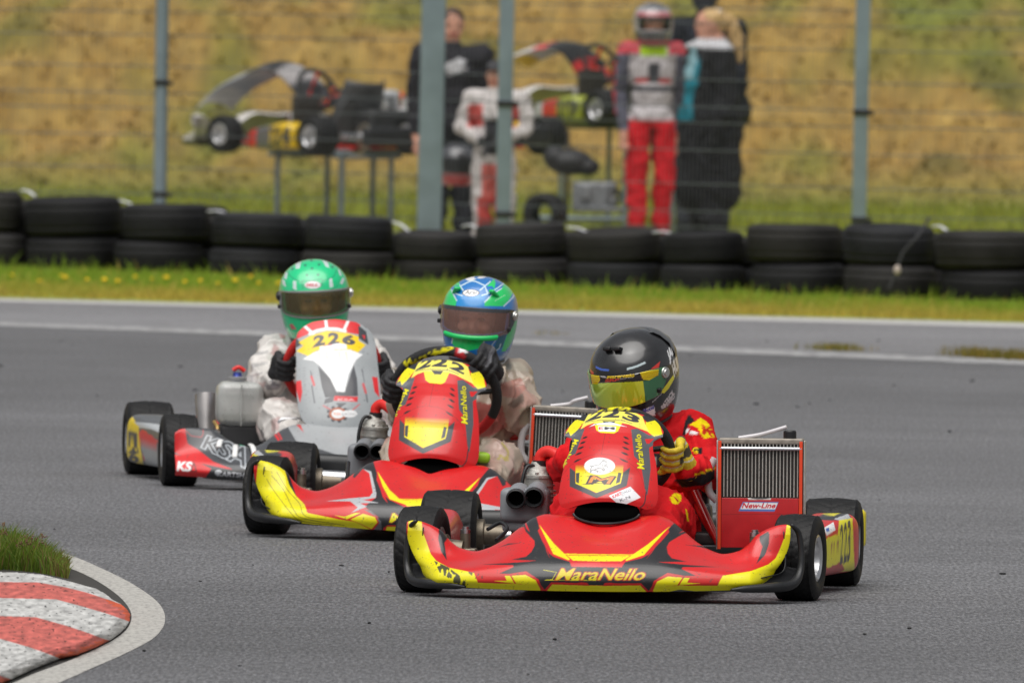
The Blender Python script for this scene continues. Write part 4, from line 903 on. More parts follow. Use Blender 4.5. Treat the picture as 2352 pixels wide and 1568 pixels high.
def chassis(k, frame_mat):
    rails = MB()
    for s_ in (-1, 1):
        rails.tube(spl([(s_*.20, -.18, .055), (s_*.30, 0, .055), (s_*.30, .3, .055), (s_*.33, .7, .06), (s_*.33, 1.1, .06)], 20), .015, 10)
        rails.tube(spl([(s_*.30, 0, .06), (s_*.45, .0, .09), (s_*.49, .0, .125)], 8), .012, 8)
    rails.tube([(-.2, -.18, .055), (.2, -.18, .055)], .015).tube([(-.33, .75, .06), (.33, .75, .06)], .015)
    k.mk(rails, 'frame', frame_mat)
    k.mk(MB().box((0, .22, .036), (.56, .75, .006)), 'floor_tray', PLASTIC)
    V = np.array([(x*sg, y, z) for z in (.034, .040) for sg in (1,) for x, y in ((-.50, -.20), (-.46, -.33), (-.25, -.405), (0, -.42), (.25, -.405), (.46, -.33), (.50, -.20), (.34, -.16), (-.34, -.16))]); m_ = 9
    k.mesh('nose_shade_panel', V, [tuple(range(m_))[::-1], tuple(range(m_, 2*m_))]+[(i, (i+1) % m_, m_+(i+1) % m_, m_+i) for i in range(m_)], PLASTIC, smooth=False)  # panel added under the nose to block light and deepen the shadow
    k.mk(MB().tube([(-.62, 1.04, .135), (.62, 1.04, .135)], .025, 16), 'rear_axle', STEEL)
    k.mk(MB().lathe([(-.005, .03), (-.005, .09), (.005, .09), (.005, .03)], (.18, 1.04, .135), (1, 0, 0), 28), 'brake_disc', STEEL)
    k.mk(MB().lathe([(-.004, .02), (-.004, .10), (.004, .10), (.004, .02)], (-.24, 1.04, .135), (1, 0, 0), 28), 'sprocket', STEEL)
    k.mk(MB().tube([(-.38, -.27, .075), (-.38, -.16, .07), (-.28, -.08, .06)], .009).tube([(.38, -.27, .075), (.38, -.16, .07), (.28, -.08, .06)], .009).tube([(-.36, -.27, .075), (.36, -.27, .075)], .009), 'front_bumper_bar', STEEL)
    # seat shell
    nu, nv = 30, 24; t = np.linspace(0, 1, nv); a = np.linspace(-1, 1, nu)
    yb = np.interp(t, [0, .35, .55, 1], [.42, .62, .78, .92]); zb = np.interp(t, [0, .35, .55, 1], [.12, .06, .10, .50]); hw = np.interp(t, [0, .4, .7, 1], [.16, .20, .21, .16])
    V = np.stack([hw[:, None]*np.sin(a*1.5)[None], yb[:, None]-.12*(1-np.cos(a*1.5))[None]*np.interp(t, [0, .5, 1], [.1, .8, 1])[:, None], zb[:, None]+.14*(1-np.cos(a*1.5))[None]*np.interp(t, [0, .5, 1], [1, .8, .2])[:, None]], -1).reshape(-1, 3)
    solid(k.mesh('seat', V, gridF(nv, nu), mat('seat_grey', (.05, .05, .052), .5)), .005)
    k.mk(MB().box((0, 1.30, .14), (k.bw, .07, .13), None, .03), 'rear_bumper', k.bumper_mat)
    # spindles, steering rods
    mb = MB()
    for s_ in (-1, 1):
        mb.tube([(s_*.44, 0, .05), (s_*.44, 0, .185)], .016, 10).tube([(s_*.44, .0, .10), (s_*.36, -.05, .09), (s_*.05, .10, .12)], .007, 8).box((s_*.43, 0, .125), (.05, .05, .03), None, .006)
    k.mk(mb, 'spindle', HUBM)
    for s_ in (-1, 1): k.mk(MB().lathe([(0, 0), (0, .016), (.012, .016), (.012, .01), (.02, .01), (.02, 0)], (s_*.44, 0, .185), (0, 0, 1), 12), 'kingpin_bolt', STEEL)
    k.mk(MB().tube([(0, -.05, .12), (0, .24, .40)], .010, 10), 'steering_column', STEEL)
def ring(k, c, rad, th=0.0, mat_=None, colfn=None, e2=(0, -.5, .86), flat=True):
    c = np.asarray(c, float); e1 = np.array([1., 0, 0]); e2 = np.asarray(e2, float); e2 /= np.linalg.norm(e2)
    n = 120; a = np.linspace(0, 2*math.pi, n, endpoint=False)
    rr = np.full(n, rad)
    P_ = c+rr[:, None]*(np.cos(a)[:, None]*e1+np.sin(a)[:, None]*e2); nn = np.cross(e1, e2); m = 16; b = np.linspace(0, 2*math.pi, m, endpoint=False)
    rad_d = np.cos(a)[:, None]*e1+np.sin(a)[:, None]*e2
    V = (P_[:, None]+.0165*(np.cos(b)[None, :, None]*rad_d[:, None]+np.sin(b)[None, :, None]*nn)).reshape(-1, 3)
    F = [(i*m+j, ((i+1) % n)*m+j, ((i+1) % n)*m+(j+1) % m, i*m+(j+1) % m) for i in range(n) for j in range(m)]
    pa = np.repeat(a, m); cols = np.tile(np.array([.016, .016, .017]), (len(V), 1))
    if colfn is not None: cols = colfn(pa, V, cols)
    o = k.mesh('steering_wheel', V, F, mat('wheel_grip', rough=.8, attr=True, bump=.5, bscale=220), cols=cols)
    mb = MB()
    for an in (.15, math.pi-.15, -math.pi/2): mb.tube([c-nn*.0, c+(math.cos(an)*e1+math.sin(an)*e2)*(rad-.01)], .009, 8)
    mb.lathe([(-.01, .0), (-.01, .035), (.01, .035), (.01, 0)], c, nn, 20)
    k.mk(mb, 'spokes', PLASTIC, o)
    return c, e1, e2, nn, rad
def glove(k, parent, ringd, ang, cols, wrist, off, voxel=.0038, flip=1):
    c, e1, e2, nn, rad = ringd
    o_ = math.cos(ang)*e1+math.sin(ang)*e2; t_ = -math.sin(ang)*e1+math.cos(ang)*e2; p = c+rad*o_
    mb = MB(); rr = .0165
    for i, (dt, ln, fr) in enumerate([(-.034, 150, .0100), (-.011, 175, .0108), (.012, 170, .0106), (.034, 150, .0102)]):
        ks = [np.radians(x) for x in np.linspace(-35, ln, 5)]
        pts = [p+t_*dt*flip+(rr+fr)*(1.18 if j < 2 else 1.0)*(math.cos(q)*o_+math.sin(q)*nn) for j, q in enumerate(ks)]
        for j in range(4): mb.add(*capsule(pts[j], pts[j+1], fr*(1.08-.05*j), fr*(1.05-.06*j), 10, 5))
    palm = p+o_*.026-nn*.030
    for dt in (-.03, -.01, .01, .03): mb.add(*capsule(p+t_*dt+(rr+.011)*(math.cos(-.6)*o_+math.sin(-.6)*nn)*1.15, palm+t_*dt*.7-nn*.03, .0145, .016, 10, 5))
    mb.add(*capsule(palm-t_*.03*flip, p-t_*.048*flip-o_*.012+nn*.006, .014, .011, 10, 5)); mb.add(*capsule(p-t_*.048*flip-o_*.012+nn*.006, p-t_*.050*flip-o_*.03+nn*.018, .011, .009, 10, 5))
    w_ = np.asarray(wrist, float); mb.add(*capsule(palm-nn*.02, palm*.5+w_*.5, .028, .03, 12, 6)); mb.add(*capsule(palm*.5+w_*.5, w_, .032, .037, 12, 6))
    V, F, N = remesh(mb, voxel, 2)
    return mesh('glove', k.b(V)-off, F, GLOVEM, parent, cols=cols(V, p, o_, t_, nn))
# ------------------------------------------------------------------ helmets
HZ = [-.145, -.13, -.10, -.06, -.02, .02, .06, .09, .112, .126, .133, .1345]
HW = [.088, .098, .110, .119, .1245, .1255, .118, .101, .076, .048, .022, .0]
HF = [.112, .130, .143, .147, .146, .143, .131, .110, .081, .050, .022, .0]
HB = [.070, .088, .115, .135, .147, .151, .143, .122, .091, .057, .026, .0]
def helm_pt(azm, z, off=0.0):
    w_, f_, b_ = pch(HZ, HW, z)+off, pch(HZ, HF, z)+off, pch(HZ, HB, z)+off
    s, c = np.sin(azm), np.cos(azm); e = .92
    x = w_*np.sign(s)*np.abs(s)**e; y = -np.where(c > 0, f_, b_)*np.sign(c)*np.abs(c)**e
    return np.stack([x, y, z+off*np.clip((z-.09)/.045, 0, 1)], -1)
def vis_lo(azm): return -.060+.020*np.clip(np.abs(azm)/1.3, 0, 1)**2
def vis_hi(azm): return .040-.004*np.clip(np.abs(azm)/1.3, 0, 1)**2
def helmet(k, parent, c, yaw, pitch, roll, off, paintfn, visor_mat, hole=True, visor_paint=None, scale=1.0, base=(.1, .1, .1), skin=True, spoiler=None, strip=None):
    Rm = rotz(R(yaw)) @ rotx(R(pitch)) @ roty(R(roll)); c = np.asarray(c, float)
    tf = lambda V: (np.asarray(V, float)*scale) @ Rm.T+c
    nu, nv = 300, 200
    azm = np.linspace(-math.pi, math.pi, nu, endpoint=False); zz = HZ[0]+(HZ[-1]-HZ[0])*np.sin(np.linspace(0, 1, nv)*math.pi/2)**1.0
    A_, Z_ = np.meshgrid(azm, zz); V = helm_pt(A_.ravel(), Z_.ravel()); F = gridF(nv, nu, True)
    if hole:
        a_, z_ = A_.ravel(), Z_.ravel(); inside = (np.abs(a_) < 1.08) & (z_ > vis_lo(a_)+.010) & (z_ < vis_hi(a_)-.008)
        F = F[~inside[F].all(1)]
    Wl = tf(V); px = k.P(Wl)
    nrm = (V/np.array([.125**2, .145**2, .135**2])); nrm = nrm/np.linalg.norm(nrm, axis=1)[:, None]; nw = nrm @ Rm.T
    front = nw[:, 1] < .12
    shell = mesh('helmet', k.b(Wl)-off, F, HELMETP, parent, cols=paintfn(px, front, A_.ravel(), Z_.ravel()))
    solid(shell, .006)
    # visor
    nu2, nv2 = 170, 70; a = np.linspace(-1.42, 1.42, nu2); t = np.linspace(0, 1, nv2)
    A2, T2 = np.meshgrid(a, t); pinch = np.clip((np.abs(A2)-1.12)/.30, 0, 1)**1.5
    lo = vis_lo(A2)*(1-pinch)+.002*pinch; hi = vis_hi(A2)*(1-pinch)+.030*pinch; Z2 = lo+(hi-lo)*T2
    V2 = helm_pt(A2.ravel(), Z2.ravel(), .0055); W2 = tf(V2)
    cols = visor_paint(k.P(W2), A2.ravel(), T2.ravel()) if visor_paint else None
    vis = mesh('visor', k.b(W2)-off, gridF(nv2, nu2), visor_mat, shell, cols=cols); solid(vis, .002)
    for s_ in (-1, 1):
        q = helm_pt(np.array([s_*1.36]), np.array([.014]), .006)[0]; d = np.array([s_*.97, -.2, 0])
        mb = MB(); mb.lathe([(-.002, .017), (.004, .016), (.005, .011), (.008, .010), (.0085, .0)], q, d, 24); Vq, Fq = mb.get(); mesh('visor_pivot', k.b(tf(Vq))-off, Fq, ALU if s_ > 0 else PLASTIC, vis, sharp=35)
    q = helm_pt(np.array([-1.30]), np.array([-.022]), .008)[0]; V3, F3 = MB().box(q, (.012, .012, .014), None, .003).get(); mesh('visor_tab', k.b(tf(V3))-off, F3, PLASTIC, vis)
    q = helm_pt(np.array([1.12]), np.array([-.030]), .008)[0]; V3, F3 = MB().box(q, (.012, .012, .014), None, .003).get(); mesh('visor_tab', k.b(tf(V3))-off, F3, PLASTIC, vis)
    # lower trim ring
    a = np.linspace(-math.pi, math.pi, 80); P3 = helm_pt(a, np.full(80, -.143), -.001); V3, F3 = tube(np.vstack([P3, P3[:2]]), .006, 8, False); mesh('trim', k.b(tf(V3))-off, F3, PLASTIC, shell)
    # neck opening filler and head
    mb = MB().ell((0, .01, -.01), (.092, .118, .118)); Vh, Fh = mb.get(); mesh('lining', k.b(tf(Vh*np.array([1, .80, 1])+np.array([0, .035, 0])))-off, Fh, mat('helmet_lining', (.02, .02, .02), .9), shell)
    if skin:
        mb = MB().ell((0, -.035, 0), (.062, .068, .085)).ell((0, -.104, -.028), (.012, .017, .022)).ell((0, -.096, .018), (.05, .012, .012)).ell((-.034, -.084, -.03), (.022, .02, .02)).ell((.034, -.084, -.03), (.022, .02, .02))
        Vh, Fh, Nh = remesh(mb, .005, 3)
        face = mesh('face', k.b(tf(Vh))-off, Fh, SKIN if skin is True else skin, parent)
        mb = MB().ell((-.028, -.1015, -.002), (.013, .006, .0065)).ell((.028, -.1015, -.002), (.013, .006, .0065)); Ve, Fe = mb.get(); mesh('eyes', k.b(tf(Ve))-off, Fe, mat('eye', (.05, .035, .03), .25), face)
        mb = MB().ell((-.028, -.104, .017), (.016, .004, .003)).ell((.028, -.104, .017), (.016, .004, .003)); Ve, Fe = mb.get(); mesh('eyebrows', k.b(tf(Ve))-off, Fe, mat('brow', (.09, .05, .03), .8), face)
    return shell, tf
def person_root(k, label):
    off = np.array([0, .68, .04]); o = empty('person', k.o+k.Rw @ off, k.yaw); setp(o, label, 'person'); return o, off
def driver_body(k, root, off, J, rad, paintfn, wr=(.014, 16), voxel=.011, crease=.013):
    mb = MB(); c = lambda a, b, r0, r1: mb.add(*capsule(J[a], J[b], r0, r1))
    q = {}
    pel, ch, nk = (np.asarray(J[x], float) for x in ('pelvis', 'chest', 'neck'))
    mb.ell(pel, (.165, .13, .12)); mb.ell((pel+ch)/2, (.155, .115, .16)); mb.ell(ch, (.17, .115, .14)); mb.add(*capsule(ch+(nk-ch)*.4, nk, .10, .062))
    for s_ in 'lr':
        sh, elb, wr_ = J['sh_'+s_], J['el_'+s_], J['wr_'+s_]
        mb.add(*capsule(ch*.5+np.asarray(sh)*.5+np.array([0, 0, .02]), sh, .085, rad['sh'])); mb.add(*capsule(sh, elb, rad['sh'], rad['el'])); mb.add(*capsule(elb, wr_, rad['el'], rad['wr']))
        hp, kn, an, ft = J['hip_'+s_], J['kn_'+s_], J['an_'+s_], J['ft_'+s_]
        mb.add(*capsule(hp, kn, .088, rad['kn'])); mb.add(*capsule(kn, an, rad['kn'], .05)); mb.add(*capsule(an, ft, .045, .035))
    V, F, N = remesh(mb, voxel, 5); V = folds(V, N, wr[0], wr[1], 3.0) if len(wr) < 3 else creases(folds(V, N, wr[0], wr[1], 3.0), N, wr[2], wr[3], 5.0)
    d_ = np.zeros(len(V)); best = np.full(len(V), 9.)
    for s_ in 'lr':
        for a_, b_ in (('sh_', 'el_'), ('el_', 'wr_'), ('hip_', 'kn_'), ('kn_', 'an_')):
            A0, B0 = np.asarray(J[a_+s_], float), np.asarray(J[b_+s_], float); ab = B0-A0; L_ = np.linalg.norm(ab); t = np.clip((V-A0) @ ab/L_**2, 0, 1); dd = np.linalg.norm(V-A0-t[:, None]*ab, axis=1)
            m = dd < best; best = np.where(m, dd, best); d_ = np.where(m, t*L_, d_)
    ph = np.array([noise.noise(Vector((p[0]*7, p[1]*7, p[2]*7+5))) for p in V]); am = np.array([max(0, noise.noise(Vector((p[0]*5+9, p[1]*5, p[2]*5)))+.25) for p in V])
    w_ = np.clip(1-(best-.06)/.05, 0, 1); V = V+N*(crease*(np.abs(np.sin(d_/.048*math.pi+ph*3))-.6)*am*w_)[:, None]
    px = k.P(V)
    return mesh('body', k.b(V)-off, F, CLOTH, root, cols=paintfn(V, N, px))
# ------------------------------------------------------------------ radiator
def radiator(k, xl, xr, yt, yc, yb, y, nf=23, sticker=True, hose=True):
    a = k.L(xl, yb, y); b = k.L(xr, yb, y); t_ = k.L(xl, yt, y); cc = k.L(xl, yc, y)
    x0, x1, z0, z1, zc = a[0], b[0], a[2], t_[2], cc[2]; wd = x1-x0; xm = (x0+x1)/2
    rad_o = MB().box((xm, y+.02, (z0+z1)/2), (wd*.97, .035, z1-z0), None, .003); core = k.mk(rad_o, 'radiator', mat('radiator_core', (.028, .024, .020), .55, var=.4, vscale=40))
    fins = MB()
    for i in range(nf+1):
        x = x0+wd*(.03+.94*i/nf); fins.box((x, y-.0015, (zc+z1)/2), (wd*.006+.0012, .008, (z1-zc)*.96))
    k.mk(fins, 'radiator_fins', mat('fin_alu', (.50, .48, .44), .5, .3, dirt=.5, var=.2), core)['kind'] = 'stuff'
    k.mk(MB().box((xm, y+.018, z1+.004), (wd*.98, .05, .018), None, .005), 'top_tank', mat('tank_alu', (.30, .27, .23), .5, .4, var=.3, vscale=40, dirt=.4), core)
    k.mk(MB().tube([(x0+.006, y-.012, z1-.018), (x1-.006, y-.012, z1-.018)], .0055, 10), 'cross_rod', mat('rod', (.6, .62, .66), .25, .6), core)
    for x in (x0+.006, x1-.008): k.mk(MB().box((x, y-.015, (z0+z1)/2), (.010, .004, z1-z0+.01), None, .001), 'rubber_band', ORANGE, core)
    for x in (x0-.002, x1+.002): k.mk(MB().box((x, y+.01, (z0+z1)/2), (.005, .035, z1-z0+.012), None, .001), 'side_bracket', ALU, core)
    # red curtain with sticker
    nu, nv = 220, 110; X, Zz = np.meshgrid(np.linspace(x0+.012, x1-.014, nu), np.linspace(z0, zc, nv))
    V = np.stack([X, y-.010-.004*np.sin((Zz-z0)/(zc-z0)*math.pi)+.002*np.sin(X*40), Zz], -1).reshape(-1, 3)
    p = Paint(k.P(V), (.47, .012, .016), 1.0)
    if sticker:
        q = Z(1411.2, 987.8, .258)
        p.poly(q((1105, 718), (1145, 635), (1462, 638), (1425, 722)), (.08, .17, .45)); p.poly(q((1120, 700), (1150, 642), (1455, 645), (1430, 702)), WHT)
        p.text('New-Line', *q((1135, 692), (1425, 692), (1150, 645), (1445, 647)), col=(.55, .01, .03), off=.03)
        p.poly(q((1188, 594), (1395, 594), (1392, 618), (1192, 618)), (.6, .58, .55)); lens(p, *q((1205, 604), (1385, 606)), 4.5, (.05, .05, .05))
        p.line(q((950, 748), (1640, 742)), 1.0, (.2, .008, .01))
    o = k.mesh('curtain', V, gridF(nv, nu), mat('curtain_vinyl', rough=.35, attr=True, var=.12, vscale=14, dirt=.4), core, cols=p.get()); solid(o, .002)
    mb = MB()
    k.mk(MB().lathe([(0, .020), (.022, .020), (.026, .016), (.026, 0)], (x1-.045, y+.018, z1+.012), (0, 0, 1), 24), 'filler_cap', PLASTIC, core)
    if hose: k.mk(MB().tube(spl([(x0+.06, y+.03, z1+.012), (x0+.12, y+.03, z1+.022), (x1-.10, y+.02, z1+.034), (x1-.055, y+.018, z1+.048)], 16), .0065, 10), 'overflow_hose', mat('clear_hose', (.6, .58, .6), .3), core)
    k.mk(MB().tube(spl([(x0-.012, y+.03, z1-.05), (x0-.03, y+.03, z1-.09), (x0-.03, y+.03, z1-.15), (x0-.005, y+.03, z1-.18)], 14), .012, 10), 'coolant_hose', mat('pale_hose', (.55, .53, .54), .4), core)
    return x0, x1, z0, z1
def engine(k, cx, y, hose_from, box_pts, trumpets, head, tr=.026, red=True):
    "two-stroke engine: block, cylinder, head with hose, airbox with two trumpets. positions in local metres"
    k.mk(MB().box((cx, y+.05, .17), (.15, .18, .14), None, .02), 'engine_block', mat('engine_dark', (.05, .05, .052), .5, .4, var=.2))
    h = head; mb = MB().lathe([(-.14, .047), (-.045, .047), (-.045, .052), (-.04, .052), (-.04, .047), (-.02, .047), (-.02, .050), (-.012, .050), (-.008, .043), (.01, .036), (.016, .024), (.03, .02), (.03, 0)], h, (0, 0, 1), 36)
    for j in range(8): mb.lathe([(-.012, .006), (-.002, .006), (-.002, 0)], h+np.array([.041*math.cos(j*.785), .041*math.sin(j*.785), 0]), (0, 0, 1), 8)
    cyl = k.mk(mb, 'cylinder_head', CASTALU, sharp=35)
    fin = MB()
    for j in range(5): fin.lathe([(-.0025, .047), (-.0025, .056), (.0025, .056), (.0025, .047)], h+np.array([0, 0, -.06-.014*j]), (0, 0, 1), 36)
    k.mk(fin, 'cooling_fins', CASTALU, cyl, sharp=35)
    k.mk(MB().tube(spl(hose_from, 22), .0175, 14), 'coolant_hose', REDHOSE)
    k.mk(MB().tube(spl([hose_from[0]+np.array([0, -.01, -.012]), hose_from[0]+np.array([-.035, -.03, -.005]), hose_from[0]+np.array([-.05, -.045, -.06]), h+np.array([-.045, -.05, -.12])], 16), .006, 10), 'spark_plug_lead', PLASTIC)
    k.mk(MB().lathe([(-.008, .0195), (-.008, .022), (.008, .022), (.008, .0195)], hose_from[0]+np.array([0, 0, .004]), (0, 0, 1), 20), 'hose_clamp', PLASTIC)
    a, b = box_pts; ctr = (a+b)/2; sz = np.abs(b-a)
    box = k.mk(MB().box(ctr, (sz[0], .14, sz[2]), None, .022).box(ctr+np.array([0, .01, -sz[2]*.62]), (sz[0]*.92, .12, sz[2]*.35), None, .012), 'airbox', GREYBOX)
    for t_ in trumpets:
        sl = MB().lathe([(.10, .0), (.10, tr*1.28), (.0, tr*1.28), (-.004, tr*1.22)], t_, (0, 1, .12), 36); k.mk(sl, 'intake_sleeve', GREYBOX, box)
        k.mk(MB().lathe([(.03, tr*.8), (-.010, tr*.88), (-.018, tr*1.02), (-.016, tr*1.18), (-.004, tr*1.2), (.02, tr*1.1)], t_, (0, 1, .12), 40), 'intake_trumpet', PLASTIC, box)
        k.mk(MB().lathe([(.006, tr*.88), (.012, 0)], t_, (0, 1, .12), 30), 'intake_throat', DARK, box)  # black disc near the rim paints the dark inside of the trumpet
    return box
def exhaust(k, side, m=None):
    p = spl([(side*.30, .62, .22), (side*.36, .80, .24), (side*.40, 1.0, .25), (side*.40, 1.25, .24)], 24)
    k.mk(MB().tube(p, np.interp(np.linspace(0, 1, 24), [0, .35, .65, .9, 1], [.022, .045, .05, .022, .02]), 18), 'exhaust_pipe', mat('exhaust_steel', (.16, .15, .14), .45, .8, var=.3))
def cowl_bits(k, y=-.10):
    # air duct under the cowl: solid bulge, its inner darkness painted matt black
    nu, nv = 40, 16; a = np.linspace(-1, 1, nu); t = np.linspace(0, 1, nv)
    X = .098*np.sin(a*math.pi/2)[None]*np.cos(t*math.pi/2)[:, None]**.6; Yd = -.125+.06*t[:, None]+.03*(a**2)[None]; Zd = .292-.058*np.sqrt(np.clip(1-a**2, 0, 1))[None]*np.sin(t*math.pi/2)[:, None]-.006*np.ones_like(a)[None]
    mb = MB().ell((0, -.100, .252+k.dz), (.100, .080, .052), None, 48, 32); V_, F_ = mb.get(); lim = -.112-.068*np.clip((.276+k.dz-V_[:, 2])/.03, 0, 1)*np.clip(1-(V_[:, 0]/.11)**2, 0, 1); V_[:, 1] = np.maximum(V_[:, 1], lim); duct = k.mesh('air_duct', V_, F_, DARK)
    pth = [(.101*math.sin(q), -.182+.062*math.sin(q)**2, .256+k.dz-.030*math.cos(q)) for q in np.linspace(-1.45, 1.45, 30)]
    k.mk(MB().tube(pth, .004, 8), 'duct_rim', PLASTIC, duct)
    k.mk(MB().tube([(-.06, -.02, .10), (-.05, .05, .35), (.05, .05, .35), (.06, -.02, .10)], .008), 'steering_support', STEEL)
# ================================================================== kart 223 (red, leading)
K1 = Kart('red and yellow kart numbered 223 leading in front of the other two', 1400, 1368, -5.7, -.6)
K1.nsh = -.016; K1.bumper_mat = mat('bumper_yellow_black', (.03, .03, .03), .4)
def base_kart(k, steer, nosefn, cowl, caps=True, frame=REDTUBE):
    V, F = NOSE if caps else NOSE6; V = V+np.array([k.nsh, 0, 0]); solid(k.mesh('front_fairing', V, F, LIVERY, cols=nosefn(k, V)), .004)
    if caps: end_caps(k)
    Vc, cols, Fc = cowl; solid(k.mesh('front_panel', Vc, Fc, LIVERY, cols=cols), .005)
    if caps: cowl_bits(k)
    for s_ in (-1, 1):
        kart_wheel(k, 'front_wheel', (s_*.572, 0, .129), .135, .131, steer, s_)
        kart_wheel(k, 'rear_wheel', (s_*.595, 1.04, .134), .180, .136, 0, s_)
    chassis(k, frame)
base_kart(K1, -7, paint_nose_223, (COWL[0], paint_cowl_red(K1, COWL[0], '223', True), COWL[1]))
z4 = Z(1411.2, 987.8, .258)
def pod_paint_223(V, num='223'):
    p = Paint(paint_pts(K1, V*np.array([1, 1, 1.])), RED, 1.0); q = z4
    p.poly(q((1780, 780), (1900, 715), (2050, 715), (2110, 770), (1990, 800), (1830, 800)), BLK); p.poly(q((1860, 745), (1990, 710), (2030, 715), (1960, 765)), YEL); p.poly(q((1950, 790), (2080, 740), (2110, 790), (2000, 800)), SILV)
    p.poly(q((1840, 1020), (1900, 950), (1990, 925), (2000, 800), (2120, 780), (2140, 1250), (1950, 1260), (1840, 1180)), YEL); p.poly(q((1850, 1260), (1950, 1200), (2020, 1170), (2050, 1240), (1880, 1320)), (.45, .02, .02))
    p.poly(q((1865, 870), (1950, 815), (1970, 890), (1890, 935)), WHT); p.poly(q((1880, 875), (1910, 860), (1915, 895), (1890, 905)), (.03, .1, .4))
    p.text('MaraNello', *q((1850, 1125), (2025, 1050), (1845, 1040), (2020, 975)), col=BLK, off=.03); p.text('MaraNello', *q((1850, 1125), (2025, 1050), (1845, 1040), (2020, 975)), col=(.5, .05, .02), off=.0)
    for i, x in enumerate((2015, 2048, 2080)): p.text(num[i], *q((x-8, 1190-i*10), (x+18, 1170-i*10), (x-2, 850-i*18), (x+24, 835-i*18)), col=(.03, .03, .03), off=.02)
    return p.get()
def pod_mirror(fn):
    def g(V):
        Q = V.copy(); Q[:, 0] = np.abs(Q[:, 0]); return fn(Q)
    return g
pod(K1, 1, pod_paint_223); pod(K1, -1, pod_mirror(pod_paint_223))
K1.mk(MB().box((.655, 1.30, .16), (.05, .075, .12), None, .02), 'bumper_end', mat('yellow_plastic', (.75, .62, .02), .4))
radiator(K1, 1648, 1845, 1015, 1142, 1256, .44)
hd = K1.L(1236, 1082, .50)
hs_ = [K1.L(1240, 1066, .50), K1.L(1243, 1044, .50), K1.L(1262, 1036, .49), K1.L(1290, 1052, .46), K1.L(1325, 1085, .45)]
engine(K1, hd[0], .45, hs_, (K1.L(1152, 1196, .42), K1.L(1262, 1120, .42)), [K1.L(1186, 1144, .33), K1.L(1227, 1141, .33)], hd)
K1.mk(MB().tube([K1.L(1590, 1115, .62), K1.L(1652, 1250, .5)], .012).tube([K1.L(1600, 1160, .65), K1.L(1640, 1230, .55)], .012), 'seat_stay', REDTUBE)
K1.mk(MB().tube([K1.L(1600, 1115, .70), K1.L(1650, 1118, .70)], .030, 16).box(K1.L(1610, 1160, .75), (.05, .06, .12), None, .01), 'brake_cylinder', mat('dark_metal', (.09, .085, .085), .4, .7, var=.2))
K1.mk(MB().box(K1.L(1590, 1200, .7), (.12, .10, .12), None, .02).box(K1.L(1612, 1235, .6), (.10, .08, .04), None, .01), 'brake_caliper', mat('dark_metal'))
K1.mk(MB().tube(spl([K1.L(1120, 1215, .30), K1.L(1150, 1200, .35), K1.L(1165, 1215, .25), K1.L(1140, 1240, .1)], 14), .006), 'cable', PLASTIC)
rg = ring(K1, K1.L(1430, 1040, .28), .147, colfn=lambda a, V, c: (lambda p: p.text('MaraNello', (1365, 945), (1448, 940), (1372, 926), (1440, 922), col=YEL, off=.02).get())(Paint(K1.P(V), (.016, .016, .017), 1.0)))
# ---- driver 223
D1, off1 = person_root(K1, 'driver in red and yellow suit and black helmet steering the front kart')
J = dict(pelvis=(.05, .74, .16), chest=K1.L(1500, 1060, .66), neck=K1.L(1486, 962, .62), sh_r=K1.L(1590, 990, .66), el_r=K1.L(1618, 1088, .52), wr_r=K1.L(1580, 1078, .36), sh_l=K1.L(1390, 1000, .64), el_l=K1.L(1300, 1070, .50), wr_l=K1.L(1310, 1050, .36),
         hip_r=(.13, .66, .15), kn_r=K1.L(1528, 1170, .22), an_r=(.13, -.05, .14), ft_r=(.14, -.10, .13), hip_l=(-.05, .66, .15), kn_l=(-.12, .22, .25), an_l=(-.11, -.05, .14), ft_l=(-.12, -.10, .13))
z2 = Z(1270, 715, .18)
def suit223(V, N, px):
    p = Paint(px, (.60, .008, .012), .8, mask=(N[:, 1] < .3)); q = z2; r = z4
    p.poly(q((1650, 1560), (1690, 1400), (1740, 1300), (1810, 1395), (1720, 1450), (1680, 1600)), BLK); p.poly(q((1745, 1445), (1890, 1355), (1990, 1430), (2060, 1600), (1930, 1620), (1840, 1480)), (.78, .6, .0))
    p.text('M', *q((1910, 1560), (2030, 1600), (1900, 1440), (2010, 1470)), col=(.55, .03, .01), off=.02); 
    p.text('Feel', *q((1690, 1560), (1850, 1570), (1710, 1495), (1860, 1510)), col=WHT, off=.02)
    p.poly(r((690, 150), (790, 155), (775, 215), (700, 195)), BLK); p.text('G', *r((695, 195), (745, 205), (700, 150), (750, 155)), col=(.78, .6, 0), off=.03)
    p.poly(r((530, 440), (700, 420), (890, 345), (890, 430), (800, 490), (600, 510)), (.02, .02, .022)); p.line(r((720, 395), (770, 380), (820, 365), (890, 335)), 3.5, (.78, .6, 0))
    p.poly(r((290, 200), (450, 215), (450, 340), (290, 315)), (.02, .02, .02)); p.poly(r((320, 235), (370, 238), (365, 312), (320, 310)), (.35, .33, .3)); 
    p.ell(r((548, 608))[0], 12, 13, (.78, .6, 0), ang=.6); p.line(r((530, 590), (565, 630)), 3, (.5, .02, .02)); p.line(r((640, 700), (655, 800)), 4, (.78, .6, 0))
    return p.get()
driver_body(K1, D1, off1, J, dict(sh=.066, el=.054, wr=.042, kn=.074), suit223, (.020, 9, .011, 9), .006, .010)
def glove223(V, p, o_, t_, nn):
    d = V-p; s_ = d @ t_; c = np.tile(np.array([.62, .46, .02]), (len(V), 1))
    for x in (-.0225, .0005, .023): c[np.abs(s_-x) < .0022] = (.62, .6, .5)
    c[(d @ o_ > .03) & (np.abs(s_-.0) < .012)] = (.05, .04, .02); c[(d @ nn < -.055)] = (.03, .03, .03); return c
glove(K1, D1, rg, R(-4), glove223, J['wr_r'], off1); glove(K1, D1, rg, R(206), glove223, J['wr_l'], off1, flip=1)
